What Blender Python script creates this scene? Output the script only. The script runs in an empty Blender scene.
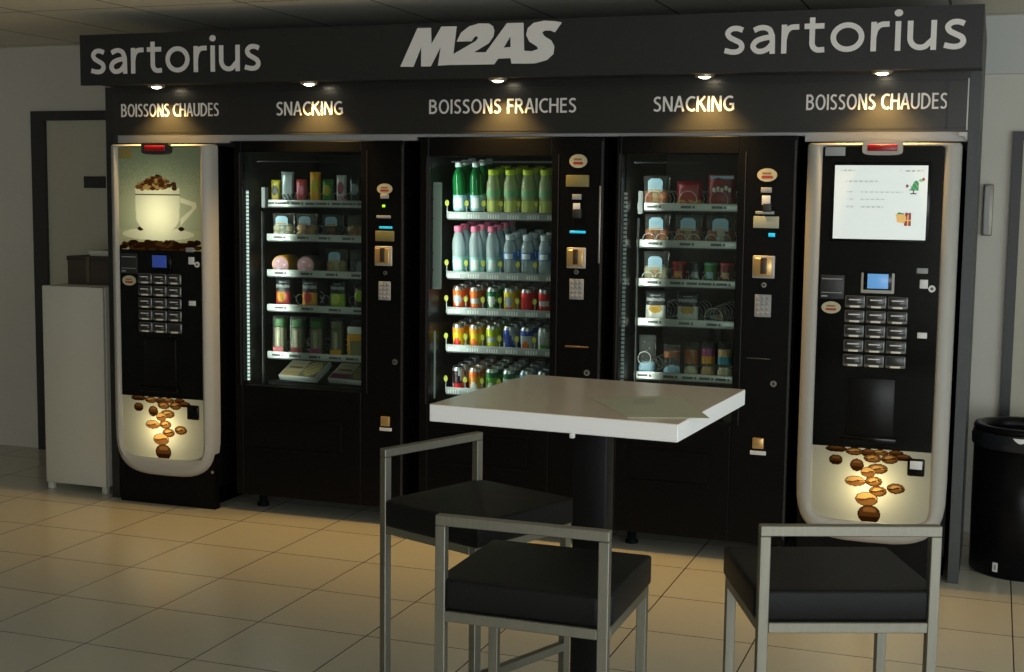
import bpy, bmesh, math, random
from mathutils import Vector, Matrix
from mathutils.geometry import tessellate_polygon

random.seed(7)
PI = math.pi
scene = bpy.context.scene
COL = scene.collection

# ------------------------------------------------------------------ materials
def lin(c):
    c = c / 255.0
    return c / 12.92 if c <= 0.04045 else ((c + 0.055) / 1.055) ** 2.4

def rgb(r, g, b):
    return (lin(r), lin(g), lin(b), 1.0)

_M = {}
def mat(name, col, rough=0.5, metal=0.0, spec=0.5, emit=0.0, coat=0.0):
    if name in _M:
        return _M[name]
    m = bpy.data.materials.new(name)
    m.use_nodes = True
    b = m.node_tree.nodes['Principled BSDF']
    b.inputs['Base Color'].default_value = rgb(*col)
    b.inputs['Roughness'].default_value = rough
    b.inputs['Metallic'].default_value = metal
    b.inputs['Specular IOR Level'].default_value = spec
    if coat:
        b.inputs['Coat Weight'].default_value = coat
        b.inputs['Coat Roughness'].default_value = 0.08
    if emit:
        b.inputs['Emission Color'].default_value = rgb(*col)
        b.inputs['Emission Strength'].default_value = emit
    _M[name] = m
    return m

def noisy(name, c1, c2, scale=30.0, rough=0.5, spec=0.5, metal=0.0, bump=0.0, stretch=(1, 1, 1)):
    if name in _M:
        return _M[name]
    m = mat(name, c1, rough, metal, spec)
    nt = m.node_tree
    b = nt.nodes['Principled BSDF']
    tc = nt.nodes.new('ShaderNodeTexCoord')
    mp = nt.nodes.new('ShaderNodeMapping')
    mp.inputs['Scale'].default_value = stretch
    nz = nt.nodes.new('ShaderNodeTexNoise')
    nz.inputs['Scale'].default_value = scale
    nz.inputs['Detail'].default_value = 4
    mx = nt.nodes.new('ShaderNodeMix')
    mx.data_type = 'RGBA'
    mx.inputs[6].default_value = rgb(*c1)
    mx.inputs[7].default_value = rgb(*c2)
    nt.links.new(tc.outputs['Object'], mp.inputs[0])
    nt.links.new(mp.outputs[0], nz.inputs['Vector'])
    nt.links.new(nz.outputs['Fac'], mx.inputs[0])
    nt.links.new(mx.outputs[2], b.inputs['Base Color'])
    if bump:
        bp = nt.nodes.new('ShaderNodeBump')
        bp.inputs['Strength'].default_value = bump
        bp.inputs['Distance'].default_value = 0.002
        nt.links.new(nz.outputs['Fac'], bp.inputs['Height'])
        nt.links.new(bp.outputs[0], b.inputs['Normal'])
    return m

def clear(name, tint, body=0.25, rough=0.05, ior=1.4):
    """see-through plastic or glass: tinted pass-through, a little body colour, a Fresnel sheen"""
    if name in _M:
        return _M[name]
    m = bpy.data.materials.new(name)
    m.use_nodes = True
    nt = m.node_tree
    nt.nodes.clear()
    out = nt.nodes.new('ShaderNodeOutputMaterial')
    tr = nt.nodes.new('ShaderNodeBsdfTransparent')
    tr.inputs[0].default_value = rgb(*tint)
    df = nt.nodes.new('ShaderNodeBsdfDiffuse')
    df.inputs[0].default_value = rgb(*tint)
    gl = nt.nodes.new('ShaderNodeBsdfGlossy')
    gl.inputs[0].default_value = (1, 1, 1, 1)
    gl.inputs['Roughness'].default_value = rough
    m1 = nt.nodes.new('ShaderNodeMixShader')
    m1.inputs[0].default_value = body
    m2 = nt.nodes.new('ShaderNodeMixShader')
    fr = nt.nodes.new('ShaderNodeFresnel')
    fr.inputs[0].default_value = ior
    nt.links.new(tr.outputs[0], m1.inputs[1])
    nt.links.new(df.outputs[0], m1.inputs[2])
    nt.links.new(fr.outputs[0], m2.inputs[0])
    nt.links.new(m1.outputs[0], m2.inputs[1])
    nt.links.new(gl.outputs[0], m2.inputs[2])
    nt.links.new(m2.outputs[0], out.inputs[0])
    _M[name] = m
    return m

def backlit(name, col, through=0.75):
    """printed film that a lamp behind it shines through"""
    if name in _M:
        return _M[name]
    m = bpy.data.materials.new(name)
    m.use_nodes = True
    nt = m.node_tree
    nt.nodes.clear()
    out = nt.nodes.new('ShaderNodeOutputMaterial')
    tl = nt.nodes.new('ShaderNodeBsdfTranslucent')
    tl.inputs[0].default_value = rgb(*col)
    df = nt.nodes.new('ShaderNodeBsdfDiffuse')
    df.inputs[0].default_value = rgb(*col)
    mx = nt.nodes.new('ShaderNodeMixShader')
    mx.inputs[0].default_value = through
    nt.links.new(df.outputs[0], mx.inputs[1])
    nt.links.new(tl.outputs[0], mx.inputs[2])
    nt.links.new(mx.outputs[0], out.inputs[0])
    _M[name] = m
    return m

# ------------------------------------------------------------------ mesh building
OFF = {}

class MB:
    def __init__(self):
        self.v = []; self.f = []; self.mi = []; self.sm = []; self.mats = []

    def mid(self, m):
        if m not in self.mats:
            self.mats.append(m)
        return self.mats.index(m)

    def add(self, vs, fs, m, smooth=False):
        o = len(self.v)
        self.v += [tuple(p) for p in vs]
        k = self.mid(m)
        for q in fs:
            self.f.append([o + i for i in q]); self.mi.append(k); self.sm.append(smooth)
        return self

    def box(self, x0, x1, y0, y1, z0, z1, m):
        vs = [(x0, y0, z0), (x1, y0, z0), (x1, y1, z0), (x0, y1, z0), (x0, y0, z1), (x1, y0, z1), (x1, y1, z1), (x0, y1, z1)]
        fs = [(0, 3, 2, 1), (4, 5, 6, 7), (0, 1, 5, 4), (1, 2, 6, 5), (2, 3, 7, 6), (3, 0, 4, 7)]
        return self.add(vs, fs, m)

    def rbox(self, x0, x1, y0, y1, z0, z1, m, r=0.004, seg=2, smooth=True):
        bm = bmesh.new()
        bmesh.ops.create_cube(bm, size=1.0)
        for v in bm.verts:
            v.co = Vector(((x0 + x1) / 2 + v.co.x * (x1 - x0), (y0 + y1) / 2 + v.co.y * (y1 - y0), (z0 + z1) / 2 + v.co.z * (z1 - z0)))
        r = min(r, 0.49 * min(x1 - x0, y1 - y0, z1 - z0))
        bmesh.ops.bevel(bm, geom=bm.edges[:], offset=r, segments=seg, profile=0.5, affect='EDGES')
        self.from_bm(bm, m, smooth)
        bm.free()
        return self

    def from_bm(self, bm, m, smooth=False):
        bm.verts.index_update()
        self.add([v.co[:] for v in bm.verts], [[v.index for v in f.verts] for f in bm.faces], m, smooth)

    def xf(self, M, start=0):
        for i in range(start, len(self.v)):
            self.v[i] = tuple(M @ Vector(self.v[i]))
        return self

    def prism(self, loops, y0, y1, m, side=None):
        """outline(s) in x-z (first the outer one, then holes), solid between y0 (front) and y1 (back)"""
        n = sum(len(l) for l in loops)
        flat = [p for l in loops for p in l]
        tri = tessellate_polygon([[Vector((p[0], p[1], 0)) for p in l] for l in loops])
        vs = [(p[0], y0, p[1]) for p in flat] + [(p[0], y1, p[1]) for p in flat]
        fs = []
        for t in tri:
            a, b, c = [Vector(flat[i]) for i in t]
            cr = (b - a).x * (c - a).y - (b - a).y * (c - a).x
            t = list(t) if cr > 0 else list(reversed(t))
            fs.append(t); fs.append([n + i for i in reversed(t)])
        self.add(vs, fs, m)
        o = 0; fs = []
        for l in loops:
            k = len(l)
            for i in range(k):
                j = (i + 1) % k
                fs.append([o + i, o + j, n + o + j, n + o + i])
            o += k
        b = len(self.v) - 2 * n
        kk = self.mid(side or m)
        for q in fs:
            self.f.append([b + i for i in q]); self.mi.append(kk); self.sm.append(False)
        return self

    def lathe(self, prof, m, cx=0, cy=0, n=24, smooth=True, pick=None, caps=True):
        """prof: list of (r, z); pick(angle, z) chooses a material per face"""
        o = len(self.v)
        for r, z in prof:
            for i in range(n):
                a = 2 * PI * i / n
                self.v.append((cx + r * math.cos(a), cy + r * math.sin(a), z))
        for k in range(len(prof) - 1):
            for i in range(n):
                j = (i + 1) % n
                mm = m
                if pick:
                    mm = pick((2 * PI * (i + .5) / n), (prof[k][1] + prof[k + 1][1]) / 2) or m
                self.f.append([o + k * n + i, o + k * n + j, o + (k + 1) * n + j, o + (k + 1) * n + i])
                self.mi.append(self.mid(mm)); self.sm.append(smooth)
        if caps:
            self.f.append([o + i for i in reversed(range(n))]); self.mi.append(self.mid(m)); self.sm.append(False)
            t = o + (len(prof) - 1) * n
            self.f.append([t + i for i in range(n)]); self.mi.append(self.mid(m)); self.sm.append(False)
        return self

    def tube(self, pts, r, m, n=6, closed=False):
        pts = [Vector(p) for p in pts]
        o = len(self.v); N = len(pts)
        for i, p in enumerate(pts):
            a = pts[max(i - 1, 0)]; b = pts[min(i + 1, N - 1)]
            t = (b - a).normalized()
            u = t.cross(Vector((0, 0, 1)))
            if u.length < 1e-3:
                u = t.cross(Vector((1, 0, 0)))
            u.normalize(); w = t.cross(u)
            for k in range(n):
                q = p + (u * math.cos(2 * PI * k / n) + w * math.sin(2 * PI * k / n)) * r
                self.v.append(tuple(q))
        k0 = self.mid(m)
        for i in range(N - 1):
            for k in range(n):
                l = (k + 1) % n
                self.f.append([o + i * n + k, o + i * n + l, o + (i + 1) * n + l, o + (i + 1) * n + k]); self.mi.append(k0); self.sm.append(True)
        self.f.append([o + k for k in reversed(range(n))]); self.mi.append(k0); self.sm.append(False)
        self.f.append([o + (N - 1) * n + k for k in range(n)]); self.mi.append(k0); self.sm.append(False)
        return self

    def disc(self, cx, cz, rx, rz, y0, y1, m, n=24):
        return self.prism([[(cx + rx * math.cos(2 * PI * i / n), cz + rz * math.sin(2 * PI * i / n)) for i in range(n)]], y0, y1, m)

    def stroke(self, pts, w, y0, y1, m, closed=False):
        pts = [Vector(p) for p in pts]
        N = len(pts); L = []; R = []
        for i in range(N):
            if closed:
                a = pts[(i - 1) % N]; b = pts[(i + 1) % N]
                d1 = (pts[i] - a).normalized(); d2 = (b - pts[i]).normalized()
            else:
                d1 = (pts[i] - pts[i - 1]).normalized() if i else (pts[1] - pts[0]).normalized()
                d2 = (pts[i + 1] - pts[i]).normalized() if i < N - 1 else d1
            n1 = Vector((-d1.y, d1.x)); n2 = Vector((-d2.y, d2.x))
            nn = (n1 + n2)
            nn = nn.normalized() if nn.length > 1e-6 else n1
            s = min(1.6, 1.0 / max(0.5, nn.dot(n1)))
            L.append(pts[i] + nn * w / 2 * s); R.append(pts[i] - nn * w / 2 * s)
        vs = [(p.x, y0, p.y) for p in L] + [(p.x, y0, p.y) for p in R] + [(p.x, y1, p.y) for p in L] + [(p.x, y1, p.y) for p in R]
        fs = []
        for i in range(N if closed else N - 1):
            j = (i + 1) % N
            fs += [[i, N + i, N + j, j], [2 * N + i, 2 * N + j, 3 * N + j, 3 * N + i], [i, j, 2 * N + j, 2 * N + i], [N + j, N + i, 3 * N + i, 3 * N + j]]
        if not closed:
            fs += [[0, 2 * N, 3 * N, N], [N - 1, 2 * N - 1, 4 * N - 1, 3 * N - 1]]
        return self.add(vs, fs, m)

    def print_grid(self, x0, x1, z0, z1, y, nx, nz, pick, warp=None):
        """a flat print: each little cell takes the ink pick(u, v) names (None = cut away)"""
        o = len(self.v)
        for k in range(nz + 1):
            for i in range(nx + 1):
                x = x0 + (x1 - x0) * i / nx; z = z0 + (z1 - z0) * k / nz
                self.v.append((x, y, z) if warp is None else warp(x, y, z))
        W = nx + 1
        for k in range(nz):
            for i in range(nx):
                m = pick((i + .5) / nx, (k + .5) / nz)
                if m is None:
                    continue
                self.f.append([o + k * W + i, o + k * W + i + 1, o + (k + 1) * W + i + 1, o + (k + 1) * W + i])
                self.mi.append(self.mid(m)); self.sm.append(False)
        return self

    def mesh(self, name):
        me = bpy.data.meshes.new(name)
        me.from_pydata(self.v, [], self.f)
        for m in self.mats:
            me.materials.append(m)
        me.polygons.foreach_set('material_index', self.mi)
        me.polygons.foreach_set('use_smooth', self.sm)
        me.update()
        return me

    def build(self, name, parent=None, at=None, bevel=0.0, world=False):
        """at: where the mesh's own origin sits. world=True: the verts are world coordinates."""
        if parent is not None and world:
            off = OFF.get(parent.name, Vector())
            self.v = [tuple(Vector(p) - off) for p in self.v]
        if parent is None and at is not None and world:
            self.v = [tuple(Vector(p) - Vector(at)) for p in self.v]
        o = bpy.data.objects.new(name, self.mesh(name))
        COL.objects.link(o)
        if parent is not None:
            o.parent = parent
            OFF[o.name] = OFF.get(parent.name, Vector())
            if at is not None and not world:
                o.location = at
        else:
            OFF[o.name] = Vector(at) if at is not None else Vector()
            if at is not None:
                o.location = at
        if bevel:
            b = o.modifiers.new('Bevel', 'BEVEL')
            b.width = bevel; b.segments = 2; b.limit_method = 'ANGLE'
        return o

def tag(o, label=None, cat=None, group=None, kind=None):
    if label: o['label'] = label
    if cat: o['category'] = cat
    if group: o['group'] = group
    if kind: o['kind'] = kind
    return o

def thing(name, label, cat, loc=(0, 0, 0), rz=0.0, group=None):
    o = bpy.data.objects.new(name, None)
    o.empty_display_size = 0.1
    COL.objects.link(o)
    o.location = loc
    o.rotation_euler = (0, 0, rz)
    OFF[o.name] = Vector(loc)
    return tag(o, label, cat, group)

def dup(root, loc, label, group=None, rz=None):
    """a copy of a thing with copies of its parts and their sub-parts"""
    r = root.copy(); COL.objects.link(r)
    r.location = loc
    if rz is not None:
        r.rotation_euler = (0, 0, rz)
    tag(r, label, None, group)
    for ch in list(root.children):
        c = ch.copy(); COL.objects.link(c); c.parent = r
        for g in list(ch.children):
            d = g.copy(); COL.objects.link(d); d.parent = c
    return r

# ------------------------------------------------------------------ palette
BLACK = mat('black_enamel', (12, 12, 13), 0.34, spec=0.11)
BLACK2 = mat('black_inside', (9, 9, 10), 0.7, spec=0.2)
GLOSSBLACK = mat('gloss_black', (8, 8, 9), 0.14, spec=0.22)
DARKGREY = mat('dark_grey_plastic', (38, 39, 40), 0.45)
CANOPY = noisy('anthracite_laminate', (36, 37, 37), (40, 41, 41), 60, 0.42, 0.35)
CANOPY2 = noisy('anthracite_panel', (36, 36, 36), (40, 40, 39), 60, 0.3, 0.45)
LETTER = mat('letter_grey', (226, 223, 218), 0.5)
POST_LIT = mat('post_grey_lit', (54, 59, 59), .45)
ALU = mat('aluminium', (170, 170, 168), 0.35, 0.9)
ALULIGHT = mat('aluminium_trim', (175, 175, 172), 0.4, 0.2)
CHROME = mat('chrome', (205, 205, 205), 0.15, 1.0)
STEEL = noisy('brushed_steel', (150, 148, 136), (130, 128, 118), 140, 0.5, 0.5, 1.0, stretch=(1, 1, 0.06))
LEATHER = noisy('black_leatherette', (10, 10, 11), (15, 15, 16), 220, 0.5, 0.22, bump=0.15)
SILVERP = mat('silver_lacquer', (174, 172, 164), 0.5, 0.0, 0.3)
WHITE = mat('white_plastic', (226, 226, 222), 0.45)
CREAM = mat('cream_label', (188, 180, 148), 0.5)
OLIVE = mat('olive_plate', (126, 118, 70), 0.5)
GREYLAB = mat('grey_label', (154, 156, 156), 0.5)
REDMARK = mat('red_mark', (165, 40, 28), 0.5)
BRASS = mat('gold_coin_plate', (205, 170, 110), 0.3, 0.6)
GREYKEY = mat('grey_key', (150, 152, 150), 0.5)
REDLED = mat('red_display', (134, 13, 20), 0.3, emit=0.16)
BLUELED = mat('cyan_display', (20, 175, 215), 0.3, emit=0.75)
GREENLED = mat('green_lamp', (170, 235, 40), 0.3, emit=1.0)
BLUESCR = mat('blue_display', (96, 150, 205), 0.3, emit=0.55)
BLUESCRD = mat('deep_blue_display', (44, 66, 138), 0.3, emit=0.5)
GLASS = clear('vending_glass', (226, 234, 230), 0.0, 0.02)
LAMPW = mat('led_strip_glow', (225, 238, 232), 0.4, emit=1.3)
LAMPD = mat('led_strip_dots', (150, 160, 158), 0.4, emit=0.35)

# ------------------------------------------------------------------ the room
X0, X1, Y0, Y1, ZC = -4.0, 7.6, -9.6, 0.95, 2.42

def tiles():
    m = mat('floor_tiles', (174, 168, 152), 0.22, 0, 0.5)
    nt = m.node_tree
    b = nt.nodes['Principled BSDF']
    tc = nt.nodes.new('ShaderNodeTexCoord')
    mp = nt.nodes.new('ShaderNodeMapping')
    t = 0.4352
    mp.inputs['Location'].default_value = (-1.308, 1.9362, 0)
    br = nt.nodes.new('ShaderNodeTexBrick')
    br.offset = 0.0; br.squash = 1.0
    br.inputs['Color1'].default_value = rgb(194, 190, 174)
    br.inputs['Color2'].default_value = rgb(190, 186, 170)
    br.inputs['Mortar'].default_value = rgb(64, 58, 48)
    br.inputs['Scale'].default_value = 1.0
    br.inputs['Mortar Size'].default_value = 0.0028
    br.inputs['Mortar Smooth'].default_value = 0.3
    br.inputs['Bias'].default_value = 0.0
    br.inputs['Brick Width'].default_value = t
    br.inputs['Row Height'].default_value = t
    nz = nt.nodes.new('ShaderNodeTexNoise')
    nz.inputs['Scale'].default_value = 2.2
    nz.inputs['Detail'].default_value = 5
    rmp = nt.nodes.new('ShaderNodeMapRange')
    rmp.inputs[3].default_value = 0.16; rmp.inputs[4].default_value = 0.30
    bp = nt.nodes.new('ShaderNodeBump')
    bp.inputs['Strength'].default_value = 0.3; bp.inputs['Distance'].default_value = 0.002
    inv = nt.nodes.new('ShaderNodeMath'); inv.operation = 'SUBTRACT'; inv.inputs[0].default_value = 1.0
    nt.links.new(tc.outputs['Object'], mp.inputs[0])
    nt.links.new(mp.outputs[0], br.inputs['Vector'])
    nt.links.new(mp.outputs[0], nz.inputs['Vector'])
    nt.links.new(nz.outputs['Fac'], rmp.inputs[0])
    nt.links.new(rmp.outputs[0], b.inputs['Roughness'])
    nt.links.new(br.outputs['Fac'], inv.inputs[1])
    nt.links.new(inv.outputs[0], bp.inputs['Height'])
    nt.links.new(bp.outputs[0], b.inputs['Normal'])
    nt.links.new(br.outputs['Color'], b.inputs['Base Color'])
    return m

def ceiling_mat():
    m = mat('ceiling_panels', (225, 220, 204), 0.8)
    nt = m.node_tree
    b = nt.nodes['Principled BSDF']
    tc = nt.nodes.new('ShaderNodeTexCoord')
    mp = nt.nodes.new('ShaderNodeMapping')
    mp.inputs['Location'].default_value = (0.2, 0.35, 0)
    br = nt.nodes.new('ShaderNodeTexBrick')
    br.offset = 0.0
    br.inputs['Color1'].default_value = rgb(232, 226, 208)
    br.inputs['Color2'].default_value = rgb(226, 220, 203)
    br.inputs['Mortar'].default_value = rgb(120, 115, 102)
    br.inputs['Scale'].default_value = 1.0
    br.inputs['Mortar Size'].default_value = 0.006
    br.inputs['Brick Width'].default_value = 0.6
    br.inputs['Row Height'].default_value = 1.2
    nt.links.new(tc.outputs['Object'], mp.inputs[0])
    nt.links.new(mp.outputs[0], br.inputs['Vector'])
    nt.links.new(br.outputs['Color'], b.inputs['Base Color'])
    return m

WALL = noisy('white_wall_paint', (203, 200, 188), (198, 195, 183), 6, 0.75)
WALL2 = noisy('grey_wall_band', (190, 192, 186), (185, 187, 181), 6, 0.75)  # slightly greyer tone for the band at the top of the wall
FRAME = mat('anthracite_frame', (44, 43, 44), 0.45)
LEAF = noisy('door_leaf_paint', (186, 184, 164), (181, 179, 160), 4, 0.6)
SKYW = mat('window_frame_white', (225, 225, 225), 0.5)

def struct(mb, name, label=None):
    o = mb.build(name)
    return tag(o, label, None, None, 'structure')

struct(MB().box(X0, X1, Y0, Y1 + .1, -0.1, 0.0, tiles()), 'floor', 'glossy beige square floor tiles with thin dark joints')
struct(MB().box(X0, X1, Y0, Y1 + .1, ZC, ZC + .1, ceiling_mat()), 'ceiling', 'pale suspended ceiling panels with dark seams')
struct(MB().box(X0, X1, Y1, Y1 + .1, 0, ZC, WALL), 'wall_back', 'plain off white wall behind the machines')
struct(MB().box(X0 - .1, X0, Y0, Y1, 0, ZC, WALL), 'wall_left', 'plain off white side wall')

# the daylight side: window openings in the two walls behind and beside the camera
def wall_with_hole(name, axis, at, a0, a1, h0, h1, s0, s1, lab):
    mb = MB()
    def bx(u0, u1, z0, z1):
        if axis == 'x':
            mb.box(at, at + .1, u0, u1, z0, z1, WALL)
        else:
            mb.box(u0, u1, at - .1, at, z0, z1, WALL)
    bx(a0, h0, 0, ZC); bx(h1, a1, 0, ZC); bx(h0, h1, 0, s0); bx(h0, h1, s1, ZC)
    struct(mb, name, lab)
wall_with_hole('wall_right', 'x', X1, Y0, Y1, -7.4, -1.6, 0.35, 2.1, 'off white side wall with a wide window')
wall_with_hole('wall_front', 'y', Y0, X0, X1, 4.2, 7.2, 0.35, 2.1, 'off white wall with a window opening')
mb = MB()
for y in (-7.4, -5.95, -4.5, -3.05, -1.65):
    mb.box(X1 + .02, X1 + .08, y, y + .05, .35, 2.1, SKYW)
for z in (.35, 2.05):
    mb.box(X1 + .02, X1 + .08, -7.4, -1.6, z, z + .05, SKYW)
struct(mb, 'window_1', 'wide white framed window')
mb = MB()
for x in (4.2, 5.65, 7.15):
    mb.box(x, x + .05, Y0 - .08, Y0 - .02, .35, 2.1, SKYW)
for z in (.35, 2.05):
    mb.box(4.2, 7.2, Y0 - .08, Y0 - .02, z, z + .05, SKYW)
struct(mb, 'window_2', 'white framed window')

# doors in the back wall
d1 = MB()
d1.box(-1.212, -1.115, Y1 - .035, Y1, 0, 2.04, FRAME).box(-1.115, -0.1, Y1 - .035, Y1, 1.985, 2.04, FRAME).box(-0.2, -0.1, Y1 - .035, Y1, 0, 1.985, FRAME)
door1 = struct(d1, 'door_1', 'pale door in a wide dark grey frame behind the white cabinet')
MB().box(-1.115, -0.2, Y1 - .012, Y1, 0.01, 1.985, LEAF).build('door_leaf', door1)
tag(MB().rbox(-0.845, -0.70, Y1 - .03, Y1 - .011, 1.59, 1.658, FRAME, .003).build('door_plate', door1), 'dark rectangular plate')
d2 = MB()
d2.box(4.285, 4.33, Y1 - .03, Y1, 0, 1.895, FRAME).box(4.33, 5.2, Y1 - .03, Y1, 1.855, 1.895, FRAME).box(5.2, 5.245, Y1 - .03, Y1, 0, 1.895, FRAME)
door2 = struct(d2, 'door_2', 'pale door in a slim dark frame behind the waste bin')
MB().box(4.33, 5.2, Y1 - .01, Y1, 0.01, 1.855, LEAF).build('door_leaf', door2)
struct(MB().box(4.0, X1, Y1 - .025, Y1, 2.157, ZC, WALL2), 'trim_1', 'grey boxed band along the top of the wall')
pl = MB().rbox(4.168, 4.212, Y1 - .035, Y1 - .001, 1.415, 1.652, STEEL, .004)
plate = pl.build('wall_plate', None, (4.19, Y1, 1.5), world=True)
tag(plate, 'narrow upright brushed steel plate on the white wall beside the door', 'wall plate')
MB().box(4.176, 4.196, Y1 - .0365, Y1 - .035, 1.425, 1.642, GREYLAB).build('inset', plate, world=True)

# ------------------------------------------------------------------ lettering
def arc(cx, cy, rx, ry, a0, a1, n=14):
    return [(cx + rx * math.cos(math.radians(a0 + (a1 - a0) * i / n)), cy + ry * math.sin(math.radians(a0 + (a1 - a0) * i / n))) for i in range(n + 1)]

def spline(P, n=6):
    P = [Vector(p) for p in P]; out = []
    Q = [P[0] * 2 - P[1]] + P + [P[-1] * 2 - P[-2]]
    for i in range(1, len(Q) - 2):
        a, b, c, d = Q[i - 1:i + 3]
        for k in range(n):
            t = k / n
            out.append(0.5 * ((2 * b) + (c - a) * t + (2 * a - 5 * b + 4 * c - d) * t * t + (3 * b - a - 3 * c + d) * t ** 3))
    out.append(P[-1])
    return [tuple(p) for p in out]

SW = 0.172
LOW = {
    's': (.68, [spline([(.61, .84), (.45, .905), (.26, .89), (.14, .76), (.2, .61), (.36, .51), (.54, .4), (.59, .25), (.5, .125), (.31, .09), (.05, .15)])]),
    'a': (.80, [spline([(.12, .82), (.27, .89), (.43, .905), (.6, .83), (.69, .62)]) + [(.70, .4), (.705, 0)],
                spline([(.70, .575), (.46, .55), (.2, .45), (.1, .27), (.2, .12), (.36, .09), (.55, .17), (.69, .34)])]),
    'r': (.55, [[(.095, 0), (.095, .985)], spline([(.1, .5), (.16, .74), (.3, .88), (.55, .9)])]),
    't': (.62, [[(.24, 1.2), (.24, .34)] + arc(.45, .34, .21, .25, 180, 275, 8)[1:] + [(.62, .1)], [(.0, .905), (.6, .905)]]),
    'o': (1.04, [arc(.52, .5, .425, .41, 0, 345, 23)]),
    'i': (.19, [[(.095, 0), (.095, .985)]]),
    'u': (.87, [[(.095, .985), (.095, .42)] + arc(.40, .42, .305, .33, 180, 300, 10)[1:] + [(.76, .36)], [(.775, .985), (.775, 0)]]),
}
CW = 0.13
CAP = {
    'B': (.58, [[(.065, 0), (.065, 1)], [(.065, .935), (.26, .935)] + arc(.26, .74, .2, .195, 90, -90, 8) + [(.065, .545)], [(.26, .535)] + arc(.26, .3, .25, .235, 90, -90, 8) + [(.065, .065)]]),
    'O': (.74, [arc(.37, .5, .30, .44, 0, 345, 23)]),
    'I': (.13, [[(.065, 0), (.065, 1)]]),
    'S': (.5, [spline([(.45, .87), (.32, .935), (.17, .9), (.085, .76), (.14, .62), (.28, .52), (.4, .4), (.435, .25), (.36, .11), (.22, .065), (.04, .13)])]),
    'N': (.62, [[(.065, 0), (.065, 1)], [(.09, .97), (.53, .03)], [(.555, 0), (.555, 1)]]),
    'C': (.58, [arc(.40, .5, .335, .435, 58, 302, 16)]),
    'H': (.62, [[(.065, 0), (.065, 1)], [(.555, 0), (.555, 1)], [(.065, .53), (.555, .53)]]),
    'A': (.60, [[(.03, 0), (.28, .98)], [(.57, 0), (.32, .98)], [(.24, .955), (.36, .955)], [(.12, .33), (.48, .33)]]),
    'U': (.62, [[(.065, 1), (.065, .33)] + arc(.31, .33, .245, .265, 180, 360, 12)[1:-1] + [(.555, .33), (.555, 1)]]),
    'D': (.66, [[(.065, 0), (.065, 1)], [(.065, .935), (.2, .935)] + arc(.2, .5, .39, .435, 90, -90, 14) + [(.065, .065)]]),
    'E': (.46, [[(.065, 0), (.065, 1)], [(.065, .935), (.45, .935)], [(.065, .53), (.42, .53)], [(.065, .065), (.46, .065)]]),
    'K': (.58, [[(.065, 0), (.065, 1)], [(.52, .99), (.1, .47)], [(.2, .6), (.55, .01)]]),
    'G': (.66, [arc(.40, .5, .335, .435, 58, 320, 16), [(.38, .46), (.6, .46), (.6, .1)]]),
    'F': (.44, [[(.065, 0), (.065, 1)], [(.065, .935), (.44, .935)], [(.065, .51), (.4, .51)]]),
    'R': (.58, [[(.065, 0), (.065, 1)], [(.065, .935), (.25, .935)] + arc(.25, .72, .2, .215, 90, -90, 8) + [(.065, .505)], [(.27, .5), (.54, 0)]]),
    ' ': (.22, []),
}

def word(text, table, sw, x0, x1, z0, h, yf, gap, name, parent, depth=0.004, label=None):
    adv = [table[c][0] for c in text]
    total = sum(adv) + gap * (len(text) - 1)
    sx = (x1 - x0) / total
    mb = MB(); cur = 0.0; nst = 0
    for k, c in enumerate(text):
        for st in table[c][1]:
            closed = c == 'o' or c == 'O'
            pts = [(x0 + (cur + p[0]) * sx, z0 + p[1] * h) for p in st]
            nst += 1
            mb.stroke(pts, sw * (sx + h) / 2, yf - depth - .0003 * (nst % 4), yf + .0005, LETTER, closed)
        if c == 'i':
            mb.disc(x0 + (cur + .095) * sx, z0 + 1.26 * h, .125 * sx, .118 * h, yf - depth, yf, LETTER, 18)
        cur += adv[k] + gap
    return tag(mb.build(name, parent, world=True), label)

# ------------------------------------------------------------------ the canopy over the machines
canopy = thing('sign_canopy', 'anthracite sign canopy spanning five vending machines with grey lettering and small spotlights', 'sign canopy', (2.075, 0.35, 0))
BX0, BX1, BZ0, BZ1, BY = 0.045, 4.15, 2.076, 2.314, -0.25
lights_x = (.374, 1.204, 2.137, 3.057, 3.773)
mb = MB()
mb.box(BX0, BX1, BY, Y1 - .03, BZ0 + .012, BZ1, CANOPY)
mb.box(BX0, BX1, BY, BY + .02, BZ0, BZ0 + .012, CANOPY)
mb.build('fascia_box', canopy, world=True)
mb = MB()
mb.box(.045, 4.107, 0, .03, 1.85, BZ0 + .012, CANOPY2)
mb.build('header_panel', canopy, world=True)
mb = MB()
for (a, b, c, d) in ((.055, 4.097, 1.862, 1.866), (.055, 4.097, 2.052, 2.056), (4.020, 4.024, 1.862, 2.056)):
    mb.box(a, b, -.002, 0, c, d, CANOPY)
mb.box(4.098, 4.103, -.004, 0, 1.855, 2.06, ALULIGHT)
mb.build('panel_trim', canopy, world=True)
MB().box(.045, .69, .036, .052, 1.812, 1.86, ALULIGHT).box(.69, 1.69, .036, .052, 1.8215, 1.86, ALULIGHT).box(1.69, 3.46, .036, .052, 1.8375, 1.86, ALULIGHT).box(3.46, 4.107, .036, .052, 1.812, 1.86, ALULIGHT).build('bottom_rail', canopy, world=True)
for a, b, pm in ((0.0, .045, CANOPY), (4.107, 4.15, POST_LIT)):  # lit right panel lighter, shaded left one darker: light put into the colour
    MB().box(a, b, 0.0, Y1 - .03, 0, BZ0 + .012, pm).build('side_panel', canopy, world=True)
tag(MB().prism([[(4.070, 1.848), (4.104, 1.848), (4.104, 1.812), (4.092, 1.830), (4.070, 1.834)]], .004, .03, ALULIGHT).build('bracket', canopy, world=True), 'pale metal bracket')
yf = BY
word('sartorius', LOW, SW, .105, 1.035, 2.127, .121, yf, .165, 'lettering', canopy, label='grey lettering at the far end of the fascia')
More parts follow.
